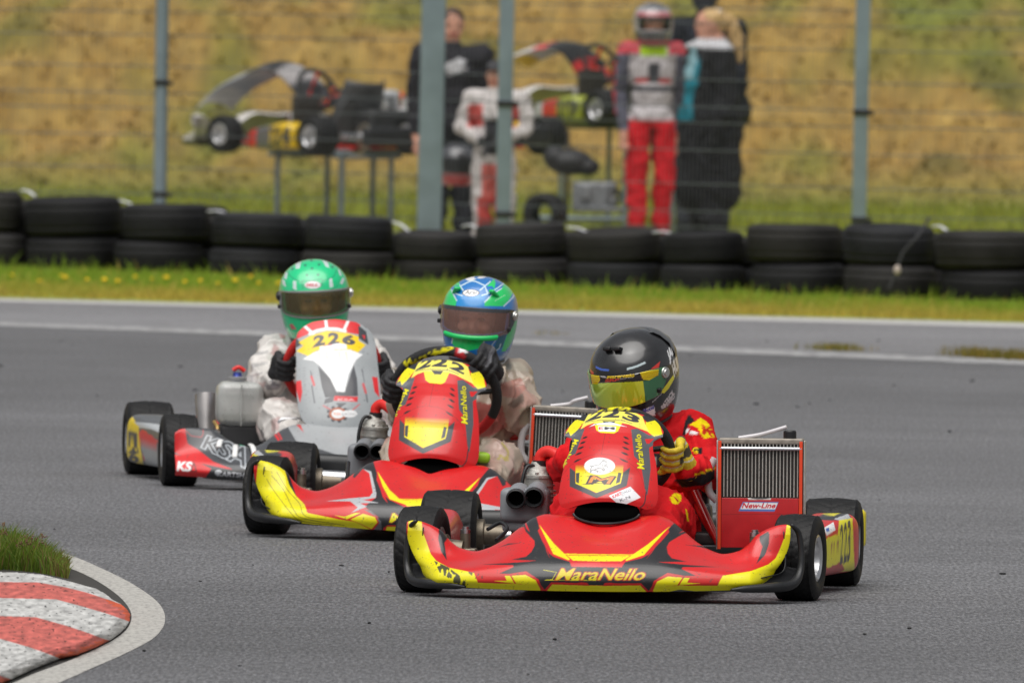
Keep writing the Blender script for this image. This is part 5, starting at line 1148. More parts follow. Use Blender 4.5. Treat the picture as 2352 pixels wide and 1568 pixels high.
def hp223(px, front, a, z):
    p = Paint(px, (.008, .008, .009), .8, mask=front); q = z2
    p.poly(q((545, 695), (620, 728), (715, 738), (710, 765), (610, 752), (545, 722)), (.05, .12, .5)); p.poly(q((940, 722), (1060, 690), (1170, 640), (1190, 662), (1070, 715), (945, 750)), (.5, .6, .62))
    p.poly(q((1245, 738), (1370, 635), (1345, 735)), (.6, .02, .01)); p.poly(q((475, 730), (520, 780), (515, 805), (480, 790)), (.6, .02, .01)); p.poly(q((1372, 1032), (1450, 930), (1540, 806), (1548, 860), (1480, 980), (1420, 1045)), (.72, .68, .0))
    p.text('JANN', *q((1500, 670), (1590, 470), (1455, 520), (1560, 320)), col=WHT, off=.06); p.text('HULT', *q((1550, 830), (1640, 640), (1520, 690), (1600, 480)), col=WHT, off=.06)
    p.text('PATRICK', *q((1400, 1245), (1555, 1050), (1378, 1215), (1525, 1000)), col=(.6, .6, .6), off=.04); p.text('ORVARD', *q((1402, 1290), (1560, 1090), (1385, 1250), (1535, 1050)), col=(.6, .6, .6), off=.04)
    p.text('exographics', *q((1270, 1170), (1390, 1060), (1262, 1150), (1383, 1040)), col=(.5, .5, .5), off=.03)
    p.poly(q((1160, 1250), (1290, 1195), (1315, 1330), (1200, 1330)), WHT); p.text('Mobil', *q((1150, 1300), (1290, 1240), (1150, 1250), (1285, 1195)), col=(.04, .08, .35), off=.05)
    p.poly(q((1300, 1290), (1480, 1200), (1440, 1400), (1320, 1400)), (.05, .002, .004))
    return p.get()
def vp223(px, a, t):
    n_ = np.clip((a+1.2)/2.0, 0, 1)[:, None]
    c = np.array([.12, .46, .10])*(1-n_)+np.array([.80, .76, .03])*n_; c = np.where(a[:, None] > .75, np.array([.06, .20, .09]), c)
    p = Paint(px, (0, 0, 0), .8); p.C = [c.copy() for _ in p.C]; q = z2
    p.poly(q((470, 800), (700, 790), (1040, 770), (1350, 740), (1340, 815), (1220, 880), (1000, 900), (600, 915), (490, 930)), (.02, .012, .012)); p.poly(q((480, 805), (590, 805), (600, 880), (565, 930), (500, 925)), (.78, .6, 0)); p.poly(q((1110, 780), (1200, 755), (1350, 738), (1345, 810), (1230, 878), (1150, 870)), (.78, .6, 0))
    for j in range(3): p.line(q((1120, 805+j*25), (1345, 765+j*25)), .8, (.5, .1, .0)); p.line(q((490, 850+j*25), (590, 845+j*28)), .8, (.5, .1, 0))
    p.poly(q((580, 805), (640, 800), (690, 850), (620, 840)), (.5, .48, .48)); p.poly(q((1040, 810), (1070, 775), (1130, 765), (1080, 800)), (.5, .48, .48)); p.line(q((620, 800), (1110, 765)), 1.2, (.5, .02, .02))
    p.text('MaraNello', *q((690, 855), (1035, 835), (700, 815), (1045, 785)), col=(.8, .55, 0), off=.04); p.text('SRP', *q((665, 900), (840, 885), (675, 865), (850, 855)), col=(.6, .05, .02), off=.04); p.text('Factory Team', *q((860, 868), (1020, 850), (862, 852), (1022, 836)), col=(.6, .6, .6))
    return p.get()
IRID = mat('iridium_visor', rough=.08, metal=.35, attr=True, coat=1.0)
hc = K1.L(1457, 858, .58)
sh1, tf1 = helmet(K1, D1, hc, -24, 17, -2, off1, hp223, IRID, False, vp223, 1.02, skin=False)
# rear spoiler and top vents of the black helmet
nu = 40; a = np.linspace(-1.25, 1.25, nu)+math.pi; rows = []
for zz_, of in ((.030, .0005), (.045, .004), (.08, .006), (.105, .006), (.116, .005), (.120, .0005)): rows.append(helm_pt(a, np.full(nu, zz_), of)+np.array([0, of*.5, .0]))
V = np.vstack(rows); mesh('spoiler', K1.b(tf1(V))-off1, gridF(6, nu), mat('spoiler_black', (.05, .052, .056), .35, coat=.4), sh1)
for dx in (-.022, .016):
    q = helm_pt(np.array([dx*9]), np.array([.106]), .001)[0]; V, F = MB().box(q, (.026, .036, .012), rotx(R(-28)), .004).get(); mesh('top_vent', K1.b(tf1(V))-off1, F, mat('vent_black', (.012, .012, .013), .3), sh1)
# ================================================================== kart 222 (red, second)
K2 = Kart('red and yellow kart numbered 222 running second behind the front kart', 1010, 1233, -4.5, 2.0)
K2.sh = -.03; K2.dz = -.03; K2.nsh = 0.0; K2.bumper_mat = PLASTIC
base_kart(K2, -8, paint_nose_222, (COWL[0]*np.array([1, 1, 1.20])+np.array([0, 0, .245-.272*1.20]), paint_cowl_red(K1, COWL[0], '222', False), COWL[1]))
pod(K2, 1, pod_mirror(lambda V: pod_paint_223(V, '222'))); pod(K2, -1, pod_mirror(lambda V: pod_paint_223(V, '222')))
radiator(K2, 1212, 1376, 938, 1046, 1130, .44, 21)
hd = K2.L(860, 972, .50)
engine(K2, hd[0], .45, [K2.L(863, 955, .50), K2.L(864, 936, .50), K2.L(880, 928, .49), K2.L(902, 944, .46), K2.L(935, 975, .45)], (K2.L(798, 1098, .42), K2.L(890, 1022, .42)), [K2.L(832, 1036, .33), K2.L(868, 1037, .33)], hd, .0235)
K2.mk(MB().tube([K2.L(1165, 1000, .62), K2.L(1212, 1000, .60)], .016).tube([K2.L(1172, 1030, .62), K2.L(1208, 1105, .5)], .012), 'seat_stay', REDTUBE)
K2.mk(MB().box(K2.L(1190, 1050, .75), (.10, .08, .10), None, .02), 'brake_caliper', mat('dark_metal'))
K2.mk(MB().tube([K2.L(797, 1100, .05), K2.L(800, 1062, .25)], .007, 8), 'cable', PLASTIC)
def rc222(a, V, c):
    p = Paint(K2.P(V), (.018, .018, .019), 1.0); p.text('MaraNello', (935, 842), (1040, 801), (925, 830), (1038, 790), col=YEL, off=.02)
    p.poly([(1050, 790), (1070, 790), (1066, 826), (1046, 826)], (.6, .02, .03)); p.poly([(1056, 790), (1074, 790), (1070, 810), (1052, 810)], WHT)
    C = p.get(); m = (a > R(285)) & (a < R(335)); C[m] = (.55, .015, .015); return C
rg2 = ring(K2, K2.L(1024, 906, .28), .172, colfn=rc222)
D2, off2 = person_root(K2, 'driver in clear rain suit with blue and green helmet steering the second kart')
J2 = dict(pelvis=(.04, .74, .16), chest=K2.L(1105, 940, .65), neck=K2.L(1108, 845, .62), sh_r=K2.L(1180, 876, .66), el_r=K2.L(1200, 958, .52), wr_r=K2.L(1142, 872, .38), sh_l=K2.L(1020, 880, .64), el_l=K2.L(945, 965, .50), wr_l=K2.L(925, 920, .38),
          hip_r=(.13, .66, .15), kn_r=K2.L(1143, 1058, .22), an_r=(.13, -.05, .14), ft_r=(.14, -.10, .13), hip_l=(-.05, .66, .15), kn_l=(-.12, .22, .25), an_l=(-.11, -.05, .14), ft_l=(-.12, -.10, .13))
def rainsuit(base, tint, thr, sc, dark=(.16, .13, .11), extra=None):
    def f(V, N, px):
        a = np.array([noise.noise(Vector((q[0]*sc, q[1]*sc, q[2]*sc)))*.5+.5 for q in V]); b = np.array([noise.noise(Vector((q[0]*sc*2.5+7, q[1]*sc*2.5, q[2]*sc*2.5)))*.5+.5 for q in V])
        t = np.clip((a-thr)*6, 0, 1)[:, None]; C = np.array(base)*(1-t)+np.array(tint)*t
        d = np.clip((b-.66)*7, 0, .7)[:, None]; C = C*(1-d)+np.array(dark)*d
        if extra:
            p = Paint(px, (0, 0, 0), .8, mask=(N[:, 1] < .4)); p.C = [C.copy() for _ in p.C]; extra(p); C = p.get()
        return C
    return f
def panels_shade222(p):  # coloured cloth patches plus a dark shadow patch painted on the sleeve
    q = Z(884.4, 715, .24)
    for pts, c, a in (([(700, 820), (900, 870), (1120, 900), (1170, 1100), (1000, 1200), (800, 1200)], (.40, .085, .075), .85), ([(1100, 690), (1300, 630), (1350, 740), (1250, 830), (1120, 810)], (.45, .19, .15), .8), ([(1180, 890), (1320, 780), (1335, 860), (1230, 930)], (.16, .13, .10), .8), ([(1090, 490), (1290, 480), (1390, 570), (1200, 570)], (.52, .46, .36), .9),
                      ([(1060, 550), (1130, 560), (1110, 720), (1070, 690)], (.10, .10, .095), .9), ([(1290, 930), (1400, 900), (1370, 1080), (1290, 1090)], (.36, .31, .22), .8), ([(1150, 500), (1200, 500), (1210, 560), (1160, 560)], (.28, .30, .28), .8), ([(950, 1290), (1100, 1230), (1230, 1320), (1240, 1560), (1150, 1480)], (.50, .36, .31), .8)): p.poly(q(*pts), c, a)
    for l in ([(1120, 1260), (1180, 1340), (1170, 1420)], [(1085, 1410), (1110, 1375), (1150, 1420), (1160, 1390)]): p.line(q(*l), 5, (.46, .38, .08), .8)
def panels_shade226(p):  # pink and dark cloth patches; grey shading of sleeve folds put into the colour
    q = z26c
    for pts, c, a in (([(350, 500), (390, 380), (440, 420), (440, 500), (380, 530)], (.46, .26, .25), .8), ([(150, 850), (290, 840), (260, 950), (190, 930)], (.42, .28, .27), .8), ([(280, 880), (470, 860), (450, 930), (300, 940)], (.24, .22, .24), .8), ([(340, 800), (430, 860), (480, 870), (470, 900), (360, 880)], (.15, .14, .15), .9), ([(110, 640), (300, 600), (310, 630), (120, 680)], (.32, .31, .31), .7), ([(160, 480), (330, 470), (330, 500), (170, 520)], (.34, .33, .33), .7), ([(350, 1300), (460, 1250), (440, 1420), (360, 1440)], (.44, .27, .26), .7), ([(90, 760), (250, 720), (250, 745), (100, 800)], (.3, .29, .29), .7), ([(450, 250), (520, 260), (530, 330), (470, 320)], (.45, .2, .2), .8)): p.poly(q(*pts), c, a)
RAIN = mat('rain_suit', rough=.34, attr=True, var=.08, vscale=20, coat=.3, coatr=.2)
b2 = driver_body(K2, D2, off2, J2, dict(sh=.068, el=.064, wr=.042, kn=.078), rainsuit((.46, .38, .30), (.42, .25, .20), .52, 5, (.30, .25, .20), panels_shade222), (.022, 8, .015, 8.5), .006, .012); b2.data.materials[0] = RAIN
gl2 = lambda V, p, o_, t_, nn: np.where((np.abs((V-p) @ t_) < .008)[:, None] & (((V-p) @ o_) > .018)[:, None], np.array([.10, .10, .11]), np.array([.014, .014, .016]))
glove(K2, D2, rg2, R(46), gl2, J2['wr_r'], off2); glove(K2, D2, rg2, R(176), gl2, J2['wr_l'], off2)
z24 = Z(969, 602, .144)
def hp222(px, front, a, z):
    bl = (.005, .16, .48); gn = (.01, .58, .13); p = Paint(px, bl, .8, mask=front); q = z24; ln = (.50, .66, .74)
    p.poly(q((560, 520), (1010, 520), (1010, 700), (550, 700)), (.0, .24, .62))
    p.poly(q((340, 700), (360, 600), (400, 480), (450, 400), (480, 470), (560, 600), (540, 700)), gn); p.poly(q((1000, 700), (1000, 630), (1100, 540), (1270, 430), (1320, 320), (1400, 310), (1460, 360), (1460, 480), (1390, 600), (1290, 700)), gn)
    p.poly(q((1270, 1420), (1390, 1060), (1460, 910), (1530, 840), (1520, 1060), (1430, 1290), (1330, 1420)), gn); p.poly(q((1230, 1150), (1330, 1080), (1380, 1060), (1290, 1350), (1120, 1450)), (.0, .10, .16))
    p.poly(q((495, 1170), (1000, 1170), (985, 1310), (940, 1370), (740, 1410), (540, 1370), (475, 1290)), gn); p.poly(q((545, 1210), (680, 1225), (680, 1245), (545, 1232)), (.01, .1, .03)); p.poly(q((790, 1228), (940, 1212), (940, 1232), (790, 1248)), (.01, .1, .03))
    p.line(q((495, 1175), (475, 1290)), 3, ln); p.line(q((1000, 1175), (980, 1310)), 3, ln)
    for l in ([(630, 372), (810, 300), (1000, 372)], [(470, 440), (540, 500), (640, 532)], [(960, 530), (1100, 480), (1290, 350), (1320, 300)], [(930, 445), (1090, 310)], [(590, 345), (655, 445)], [(540, 470), (620, 385)], [(1010, 395), (1045, 490)], [(555, 610), (480, 470)], [(1000, 640), (1130, 510), (1270, 420)], [(1310, 700), (1450, 560), (1480, 480)]): p.line(q(*l), 3.0, ln, smooth=12 if len(l) > 2 else 0)
    for l in ([(1050, 1420), (1200, 1210)], [(1100, 1460), (1230, 1380), (1260, 1300)], [(1350, 1100), (1480, 900)]): p.line(q(*l), 1.8, ln)
    p.poly(q((695, 275), (715, 215), (790, 185), (895, 183), (830, 245), (850, 265), (885, 262), (800, 295), (740, 297)), WHT); p.poly(q((880, 255), (930, 215), (925, 180), (980, 170), (1050, 210), (1010, 245), (940, 262)), WHT)
    p.poly(q((500, 400), (520, 330), (590, 255), (600, 380), (540, 375)), gn); p.poly(q((1040, 385), (1100, 320), (1150, 260), (1175, 320), (1160, 430), (1120, 380)), gn)
    p.ell(q((780, 490))[0], 20, 8.6, (.01, .01, .01)); p.ell(q((780, 490))[0], 17.5, 7.2, WHT); p.text('Arai', *q((680, 510), (865, 510), (700, 450), (885, 452)), col=(.01, .01, .01), off=.02)
    p.text('phoenix', *q((1170, 630), (1340, 530), (1160, 605), (1325, 510)), col=(.4, .7, .5), off=.02)
    return p.get()
def clear_visor(name, tint, band_, edge, alpha=.55):
    m = bpy.data.materials.new(name); m.use_nodes = True; n = m.node_tree; b = n.nodes['Principled BSDF']
    at = n.nodes.new('ShaderNodeAttribute'); at.attribute_name = 'Col'; n.links.new(at.outputs['Color'], b.inputs['Base Color']); n.links.new(at.outputs['Alpha'], b.inputs['Alpha'])
    b.inputs['Roughness'].default_value = .08; b.inputs['Coat Weight'].default_value = .6
    return m
def visor_cols(o, a, t, tint, edge, al, e_hi=.86, e_lo=.06, amax=1.12):
    c = np.ones((len(a), 4), np.float32); m = (t > e_hi) | (t < e_lo) | (np.abs(a) > amax)
    c[:, :3] = np.where(m[:, None], np.array(edge), np.array(tint)); c[:, 3] = np.where(m, 1.0, al); o.data.color_attributes['Col'].data.foreach_set('color', c.ravel())
def vset(sh): return [o for o in sh.children if o.name.startswith('visor')][0]
nu2, nv2 = 170, 70; A2, T2 = np.meshgrid(np.linspace(-1.42, 1.42, nu2), np.linspace(0, 1, nv2))
SKIN2 = mat('flushed_skin', (.85, .40, .28), .5, var=.1, vscale=30)
sh2, tf2 = helmet(K2, D2, K2.L(1102, 726, .58), -8, 3, 1.5, off2, hp222, clear_visor('smoke_visor', 0, 0, 0), True, lambda px, a, t: np.zeros((len(a), 3)), 1.0, skin=SKIN2)
visor_cols(vset(sh2), A2.ravel(), T2.ravel(), (.30, .17, .14), (.03, .032, .036), .36, .86, .0)
nu = 50; a = np.linspace(-.75, .75, nu); rows = [helm_pt(a, vis_lo(a)+d, o_) for d, o_ in ((-.012, .002), (-.011, .012), (.002, .014), (.006, .007))]
mesh('visor_lip', K2.b(tf2(np.vstack(rows)))-off2, gridF(4, nu), mat('green_plastic', (.01, .50, .12), .3), sh2)
for s_ in (-1, 1):
    q = helm_pt(np.array([s_*.62]), np.array([.088]), .004)[0]; V, F = MB().box(q, (.022, .040, .012), rotz(s_*-.5) @ rotx(R(-35)), .005).get(); mesh('top_vent', K2.b(tf2(V))-off2, F, mat('green_plastic'), sh2)
K2.mk(MB().box(K2.L(1106, 1050, .05), (.05, .10, .035), rotz(.2), .015), 'pedal_pad', mat('lime_rubber', (.32, .55, .02), .5))
# ================================================================== kart 226 (grey and red, third)
K3 = Kart('grey, white and red kart numbered 226 with yellow plate, last of three', 771, 1120, 6.3, .3)
K3.nsh = 0.0; K3.bumper_mat = mat('red_bumper', (.6, .02, .02), .4)
CW3 = cowl_surface(200, 230, CROW26, arch=-.004, curve=.05, ears=False)
base_kart(K3, 0, paint_nose_226, (CW3[0], paint_cowl_226(K3, CW3[0]), CW3[1]), caps=False, frame=STEEL)
def pod226(V):
    p = Paint(paint_pts(K3, V, True), (.09, .095, .10), 1.0); q = z26
    p.poly(q((200, 620), (220, 480), (300, 430), (385, 560), (400, 800), (460, 1160), (300, 1170), (230, 1090)), (.70, .52, .02)); p.poly(q((320, 500), (470, 510), (720, 540), (690, 660), (560, 600), (400, 580)), (.40, .42, .43))
    p.poly(q((385, 640), (440, 600), (660, 760), (560, 870), (540, 760), (390, 720)), (.58, .03, .03)); p.poly(q((430, 720), (540, 780), (540, 820), (420, 760)), (.4, .42, .44)); p.poly(q((430, 860), (480, 880), (500, 1030), (450, 1030)), (.5, .04, .03)); p.poly(q((390, 760), (640, 920), (640, 1180), (500, 1130)), (.25, .26, .27))
    for i in range(3): p.text('226'[i], *q((255+i*2, 780+i*140), (370+i*4, 775+i*140), (245+i*2, 640+i*140), (365+i*4, 632+i*140)), col=(.05, .05, .05), off=.04)
    return p.get()
pod(K3, -1, pod226); pod(K3, 1, pod226)
radiator(K3, 884, 1010, 852, 940, 1000, .44, 21, sticker=False)
TANKM = mat('milky_tank', (.50, .51, .49), .3, trans=.3, var=.25, vscale=9, coat=.3, dirt=.4)
a_, b_ = K3.L(494, 980, .40), K3.L(606, 874, .40); c_ = (a_+b_)/2; sz = b_-a_
V_, F_, N_ = remesh(MB().box(c_, (sz[0]*.98, .15, sz[2]*.96), None, .045).box(c_+np.array([.010, 0, -.022]), (sz[0]*1.03, .14, sz[2]*.55), None, .03), .005, 5); tk = K3.mesh('airbox', V_, F_, TANKM)
K3.mk(MB().lathe([(0, .034), (.012, .034), (.014, .028), (.014, 0)], c_+np.array([-.01, 0, sz[2]*.49]), (0, 0, 1), 24), 'airbox_lid', mat('lid_grey', (.22, .22, .22), .5), tk)
K3.mk(MB().tube([c_+np.array([0, -.081, -sz[2]*.45]), c_+np.array([0, -.081, sz[2]*.42])], .003, 6), 'seam', TANKM, tk)
K3.mk(MB().box(K3.L(555, 1000, .42), (.17, .14, .09), None, .02), 'engine_block', mat('engine_dark'))
K3.mk(MB().lathe([(-.06, .024), (-.012, .024), (0, .017), (.012, .015), (.012, 0)], K3.L(545, 862, .52), (0, 0, 1), 20), 'cylinder_head', mat('blue_anodised', (.05, .07, .3), .3, .7))
K3.mk(MB().tube(spl([K3.L(535, 850, .52), K3.L(548, 843, .52), K3.L(562, 852, .52)], 8), .008), 'spark_plug_lead', REDHOSE)
K3.mk(MB().lathe([(-.10, .030), (.06, .042), (.08, .042), (.08, .0)], K3.L(474, 955, .62), (0, .3, 1), 24), 'exhaust_pipe', mat('silver_exhaust', (.4, .38, .37), .35, .8, var=.2))
K3.mk(MB().tube(spl([K3.L(490, 1010, .3), K3.L(500, 985, .3), K3.L(492, 968, .35)], 8), .007), 'fuel_line', mat('brass', (.45, .3, .1), .4, .7))
K3.mk(MB().tube(spl([K3.L(640, 990, .05), K3.L(643, 966, .05), K3.L(665, 962, .05), K3.L(715, 963, .05)], 12), .0075), 'steering_hoop', STEEL)
for i, (xa, ya, xb, yb) in enumerate([(508, 1012, 502, 1026), (541, 1022, 539, 1050), (575, 1020, 586, 1049)]):
    p0, p1 = K3.L(xa, ya, -.19), K3.L(xb, yb, -.30); pm = (p0+p1)/2+np.array([0, -.01, .012])
    V, F = tube(spl([p0, pm, p1], 10), .010, 8, True, 1.0, .4); K3.mesh('zip_tie', V, F, WHITEP)
K3.mk(MB().tube([K3.L(550, 1022, -.18), K3.L(578, 1032, -.18)], .004), 'green_clip', mat('green_clip', (.0, .25, .12), .5))
rg3 = ring(K3, K3.L(762, 842, .28), .165, colfn=lambda a, V, c: np.tile(np.array([.58, .015, .012]), (len(V), 1)))
D3, off3 = person_root(K3, 'driver in pale rain suit with green helmet steering the rear kart')
J3 = dict(pelvis=(-.02, .74, .16), chest=K3.L(742, 860, .66), neck=K3.L(728, 770, .62), sh_l=K3.L(640, 812, .66), el_l=K3.L(600, 885, .52), wr_l=K3.L(632, 872, .37), sh_r=K3.L(838, 815, .66), el_r=K3.L(885, 890, .52), wr_r=K3.L(884, 870, .38),
          hip_r=(.09, .66, .15), kn_r=(.15, .22, .27), an_r=(.12, -.05, .14), ft_r=(.13, -.10, .13), hip_l=(-.10, .66, .15), kn_l=K3.L(640, 965, .22), an_l=(-.14, -.05, .14), ft_l=(-.14, -.10, .13))
b3 = driver_body(K3, D3, off3, J3, dict(sh=.066, el=.060, wr=.042, kn=.075), rainsuit((.60, .57, .54), (.48, .38, .36), .64, 6, (.38, .36, .35), panels_shade226), (.022, 8, .015, 8.5), .0065, .012); b3.data.materials[0] = RAIN
gl3 = lambda V, p, o_, t_, nn: np.tile(np.array([.014, .014, .016]), (len(V), 1))
glove(K3, D3, rg3, R(183), gl3, J3['wr_l'], off3); glove(K3, D3, rg3, R(-2), gl3, J3['wr_r'], off3)
z23 = Z(602, 564.5, .12)
def hp226(px, front, a, z):
    g = (.0, .56, .22); p = Paint(px, g, .8, mask=front); q = z23; l = (.005, .22, .12)
    for w_ in ([(590, 670), (650, 670), (662, 850), (590, 820)], [(1285, 620), (1340, 620), (1362, 790), (1290, 800)], [(380, 640), (430, 660), (460, 790), (390, 740)], [(1540, 600), (1580, 640), (1540, 740), (1490, 720)], [(640, 330), (750, 290), (720, 430), (640, 440)], [(1150, 280), (1250, 300), (1290, 420), (1220, 400)], [(440, 500), (490, 520), (470, 640), (420, 620)], [(1450, 450), (1500, 480), (1520, 580), (1480, 560)]): p.poly(q(*w_), (.55, .68, .66))
    for w_ in ([(480, 490), (560, 600), (750, 700)], [(1420, 470), (1360, 590), (1170, 670)], [(770, 680), (780, 820)], [(1150, 660), (1155, 760)], [(560, 830), (740, 910), (960, 930), (1230, 890), (1450, 760)], [(770, 670), (960, 655), (1150, 635)]): p.line(q(*w_), 1.6, l, smooth=16)
    for c in ((580, 440), (825, 372), (1090, 360), (1345, 405), (955, 432), (860, 560), (1070, 553), (945, 280)): p.ell(q(c)[0], 3.4, 3.0, l)
    for c in ((750, 890), (1205, 858)): p.ell(q(c)[0], 3, 2.4, (.01, .04, .02))
    p.ell(q((970, 750))[0], 19.5, 9.3, (.2, .2, .2)); p.ell(q((970, 750))[0], 18, 8.2, WHT); p.text('BELL', *q((855, 775), (1075, 775), (855, 722), (1075, 722)), col=(.5, .02, .04), off=.05)
    p.poly(q((520, 1500), (580, 1490), (660, 1600), (560, 1600)), (.5, .1, .1))
    return p.get()
sh3, tf3 = helmet(K3, D3, K3.L(722, 682, .58), -2, 5, -4, off3, hp226, clear_visor('amber_visor', 0, 0, 0), True, lambda px, a, t: np.zeros((len(a), 3)), 1.03, skin=mat('amber_face', (.85, .45, .13), .5, var=.1, vscale=30))
visor_cols(vset(sh3), A2.ravel(), T2.ravel(), (.11, .09, .04), (.20, .21, .20), .42, .93, .07, 1.16)
# ================================================================== PADDOCK: karts on stands
def stand_kart(label, px, py, y, yaw, nose_col, cowl_cols, pod_cols, plate, cowl=True, engine_side=-1, lift=None):
    "kart raised on a stand; (px, py) is the hub of the camera-side front wheel"
    k = Kart.__new__(Kart); p = W(px, py, y); k.yaw = R(yaw); k.Rw = rotz(k.yaw); k.Rb = np.eye(3)
    k.o = p-k.Rw @ np.array([.57, 0, .131]); k.root = empty('stand_kart', (k.o[0], k.o[1], 0), k.yaw); k.root.location = k.o; setp(k.root, label, 'kart', 'karts raised on stands')
    V, F = nose_surface(90, 26, True); c0_ = V.copy(); V = V*np.array([1, 1.75, 1.15]); c = np.tile(np.array(nose_col[0]), (len(V), 1)); c[(np.abs(V[:, 0]) > .33) & (np.abs(V[:, 0]) < .45)] = nose_col[1]; c[V[:, 2] < .08] = nose_col[2]
    k.mesh('front_fairing', V, F, LIVERY, cols=c)
    for s_ in (-1, 1):
        kart_wheel(k, 'front_wheel', (s_*.57, 0, .131), .135, .131, 6, s_); kart_wheel(k, 'rear_wheel', (s_*.59, 1.04, .136), .19, .138, 0, s_)
        def pc(V):
            t = (V[:, 1]-.26)/.60; c = np.tile(np.array(pod_cols[0]), (len(V), 1)); c[t > .22] = pod_cols[1]; m = t > .55; c[m] = pod_cols[2]
            if plate:
                q = Paint(np.stack([V[:, 1], V[:, 2]], 1), (0, 0, 0), .01); q.C = [c.copy() for _ in q.C]; q.text(plate, (.60, .07), (.84, .07), (.60, .19), (.84, .19), col=(.03, .03, .03), off=.05); c = q.get()
            return c
        pod(k, s_, pc, .48)
    k.bumper_mat = PLASTIC; k.bw = .8; chassis(k, REDTUBE)
    if cowl:
        n = 26; t = np.linspace(0, 1, n); D_ = k.o[1]+.25; P_ = np.array([W(q[0], q[1], D_) for q in spl(cowl, n)]); hw = np.interp(t, [0, .3, .6, 1], [.08, .14, .15, .10]); a = np.linspace(-1, 1, 18)
        V = np.stack([P_[:, 0][:, None]+.12*a[None], P_[:, 1][:, None]+hw[:, None]*a[None]*1.1, P_[:, 2][:, None]-.05*(a**2)[None]], -1).reshape(-1, 3); V = (V-k.o) @ k.Rw; tt = np.repeat(t, 18)
        c = np.array([cowl_cols[min(len(cowl_cols)-1, int(x*len(cowl_cols)))] for x in tt]); o = k.mesh('raised_cowl', V, gridF(n, 18), LIVERY, cols=c); solid(o, .012)
        k.mk(MB().tube([(0, .0, .15), (0, .22, .42), (0, .30, .56)], .012), 'cowl_support', REDTUBE)
        ring(k, (0, .30, .45), .15)
    ex = engine_side
    k.mk(MB().box((ex*.30, .62, .20), (.20, .24, .20), None, .03), 'engine_block', mat('engine_dark'))
    k.mk(MB().lathe([(-.08, .05), (0, .05), (.02, .04), (.02, 0)], (ex*.30, .62, .36), (0, 0, 1), 20), 'cylinder_head', CASTALU)
    k.mk(MB().box((ex*.36, .42, .36), (.14, .22, .15), None, .04), 'airbox', mat('pale_airbox', (.40, .41, .42), .4))
    k.mk(MB().box((-ex*.36, .62, .27), (.22, .05, .28), None, .01), 'radiator', mat('radiator_core', (.028, .024, .020), .55))
    k.mk(MB().tube(spl([(ex*.3, .72, .27), (ex*.38, .9, .30), (ex*.38, 1.1, .30)], 12), .05, 16), 'exhaust_pipe', ALU)
    k.mk(MB().box((0, .22, .20), (.22, .24, .16), None, .05), 'fuel_tank', mat('dull_tank', (.35, .34, .31), .4))
    k.mk(MB().box((ex*.10, .92, .24), (.42, .22, .16), None, .03).tube([(-.3, .78, .10), (-.2, .86, .40), (.2, .86, .40), (.3, .78, .10)], .014), 'rear_frame', mat('engine_dark'))
    for q in range(4): k.mk(MB().tube(spl([(ex*.25, .5+.05*q, .30), (ex*(.18-.05*q), .4, .42+.02*q), (ex*.05, .25+.04*q, .34), (0, .1, .2)], 14), .008), 'cable', (REDHOSE, PLASTIC)[q % 2])
    k.mk(MB().lathe([(-.12, .03), (-.10, .06), (.10, .06), (.12, .03)], (ex*.42, 1.05, .30), (.3, 1, 0), 20), 'silencer', mat('exhaust_steel', (.30, .29, .28), .4, .8))
    st = empty('kart_stand', (k.o[0], k.o[1], 0), k.yaw); h = k.o[2]+.03
    for x, yy in ((-.22, .15), (.22, .15), (-.22, .85), (.22, .85)):
        MB().tube([(x, yy, 0), (x, yy, h)], .019, 12).mk('leg', GALV, st); MB().tube([(x-.12, yy, .02), (x+.12, yy, .02)], .016, 10).mk('foot', GALV, st)
    for x in (-.22, .22): MB().tube([(x, .05, h), (x, .95, h)], .016, 10).mk('rail', GALV, st)
    for yy in (.15, .85): MB().tube([(-.3, yy, h-.035), (.3, yy, h-.035)], .016, 10).mk('cross_bar', GALV, st)
    return k, st
SW, SK, SR, SY = (.58, .56, .54), (.02, .02, .022), (.55, .02, .02), (.72, .47, .0)
kA, sA = stand_kart('white nosed kart on a stand at left with yellow number panel', 517, 308, 93.5, -140, (SW, SW, SK), [(.42, .41, .38), (.28, .31, .34), (.36, .38, .40), SK, SK, (.42, .4, .4), (.05, .05, .055)], (SR, (.10, .10, .11), SY), '224', cowl=[(492, 236), (540, 190), (600, 160), (648, 144), (692, 168), (736, 226)])
setp(sA, 'grey steel stand under the white nosed kart on the left', 'stand', 'kart stands')
kB, sB = stand_kart('red and black kart on a stand left of the man in dark hoodie', 737, 304, 93.9, -140, (SR, SK, SK), [SK], (SR, SK, SY), '221', cowl=False, engine_side=1)
setp(sB, 'grey steel stand under the red and black kart', 'stand', 'kart stands')
kC, sC = stand_kart('yellow, white and red cowled kart on a stand between boy and helmeted child', 1175, 246, 96.5, -140, (SW, SK, SR), [SY, SW, SW, (.6, .05, .05), SK, SK, SK, SR], ((.45, .46, .48), SR, (.30, .34, .03)), '219', cowl=[(1172, 140), (1230, 113), (1290, 98), (1332, 112), (1372, 172)])
setp(sC, 'grey steel stand under the yellow, white and red cowled kart', 'stand', 'kart stands')
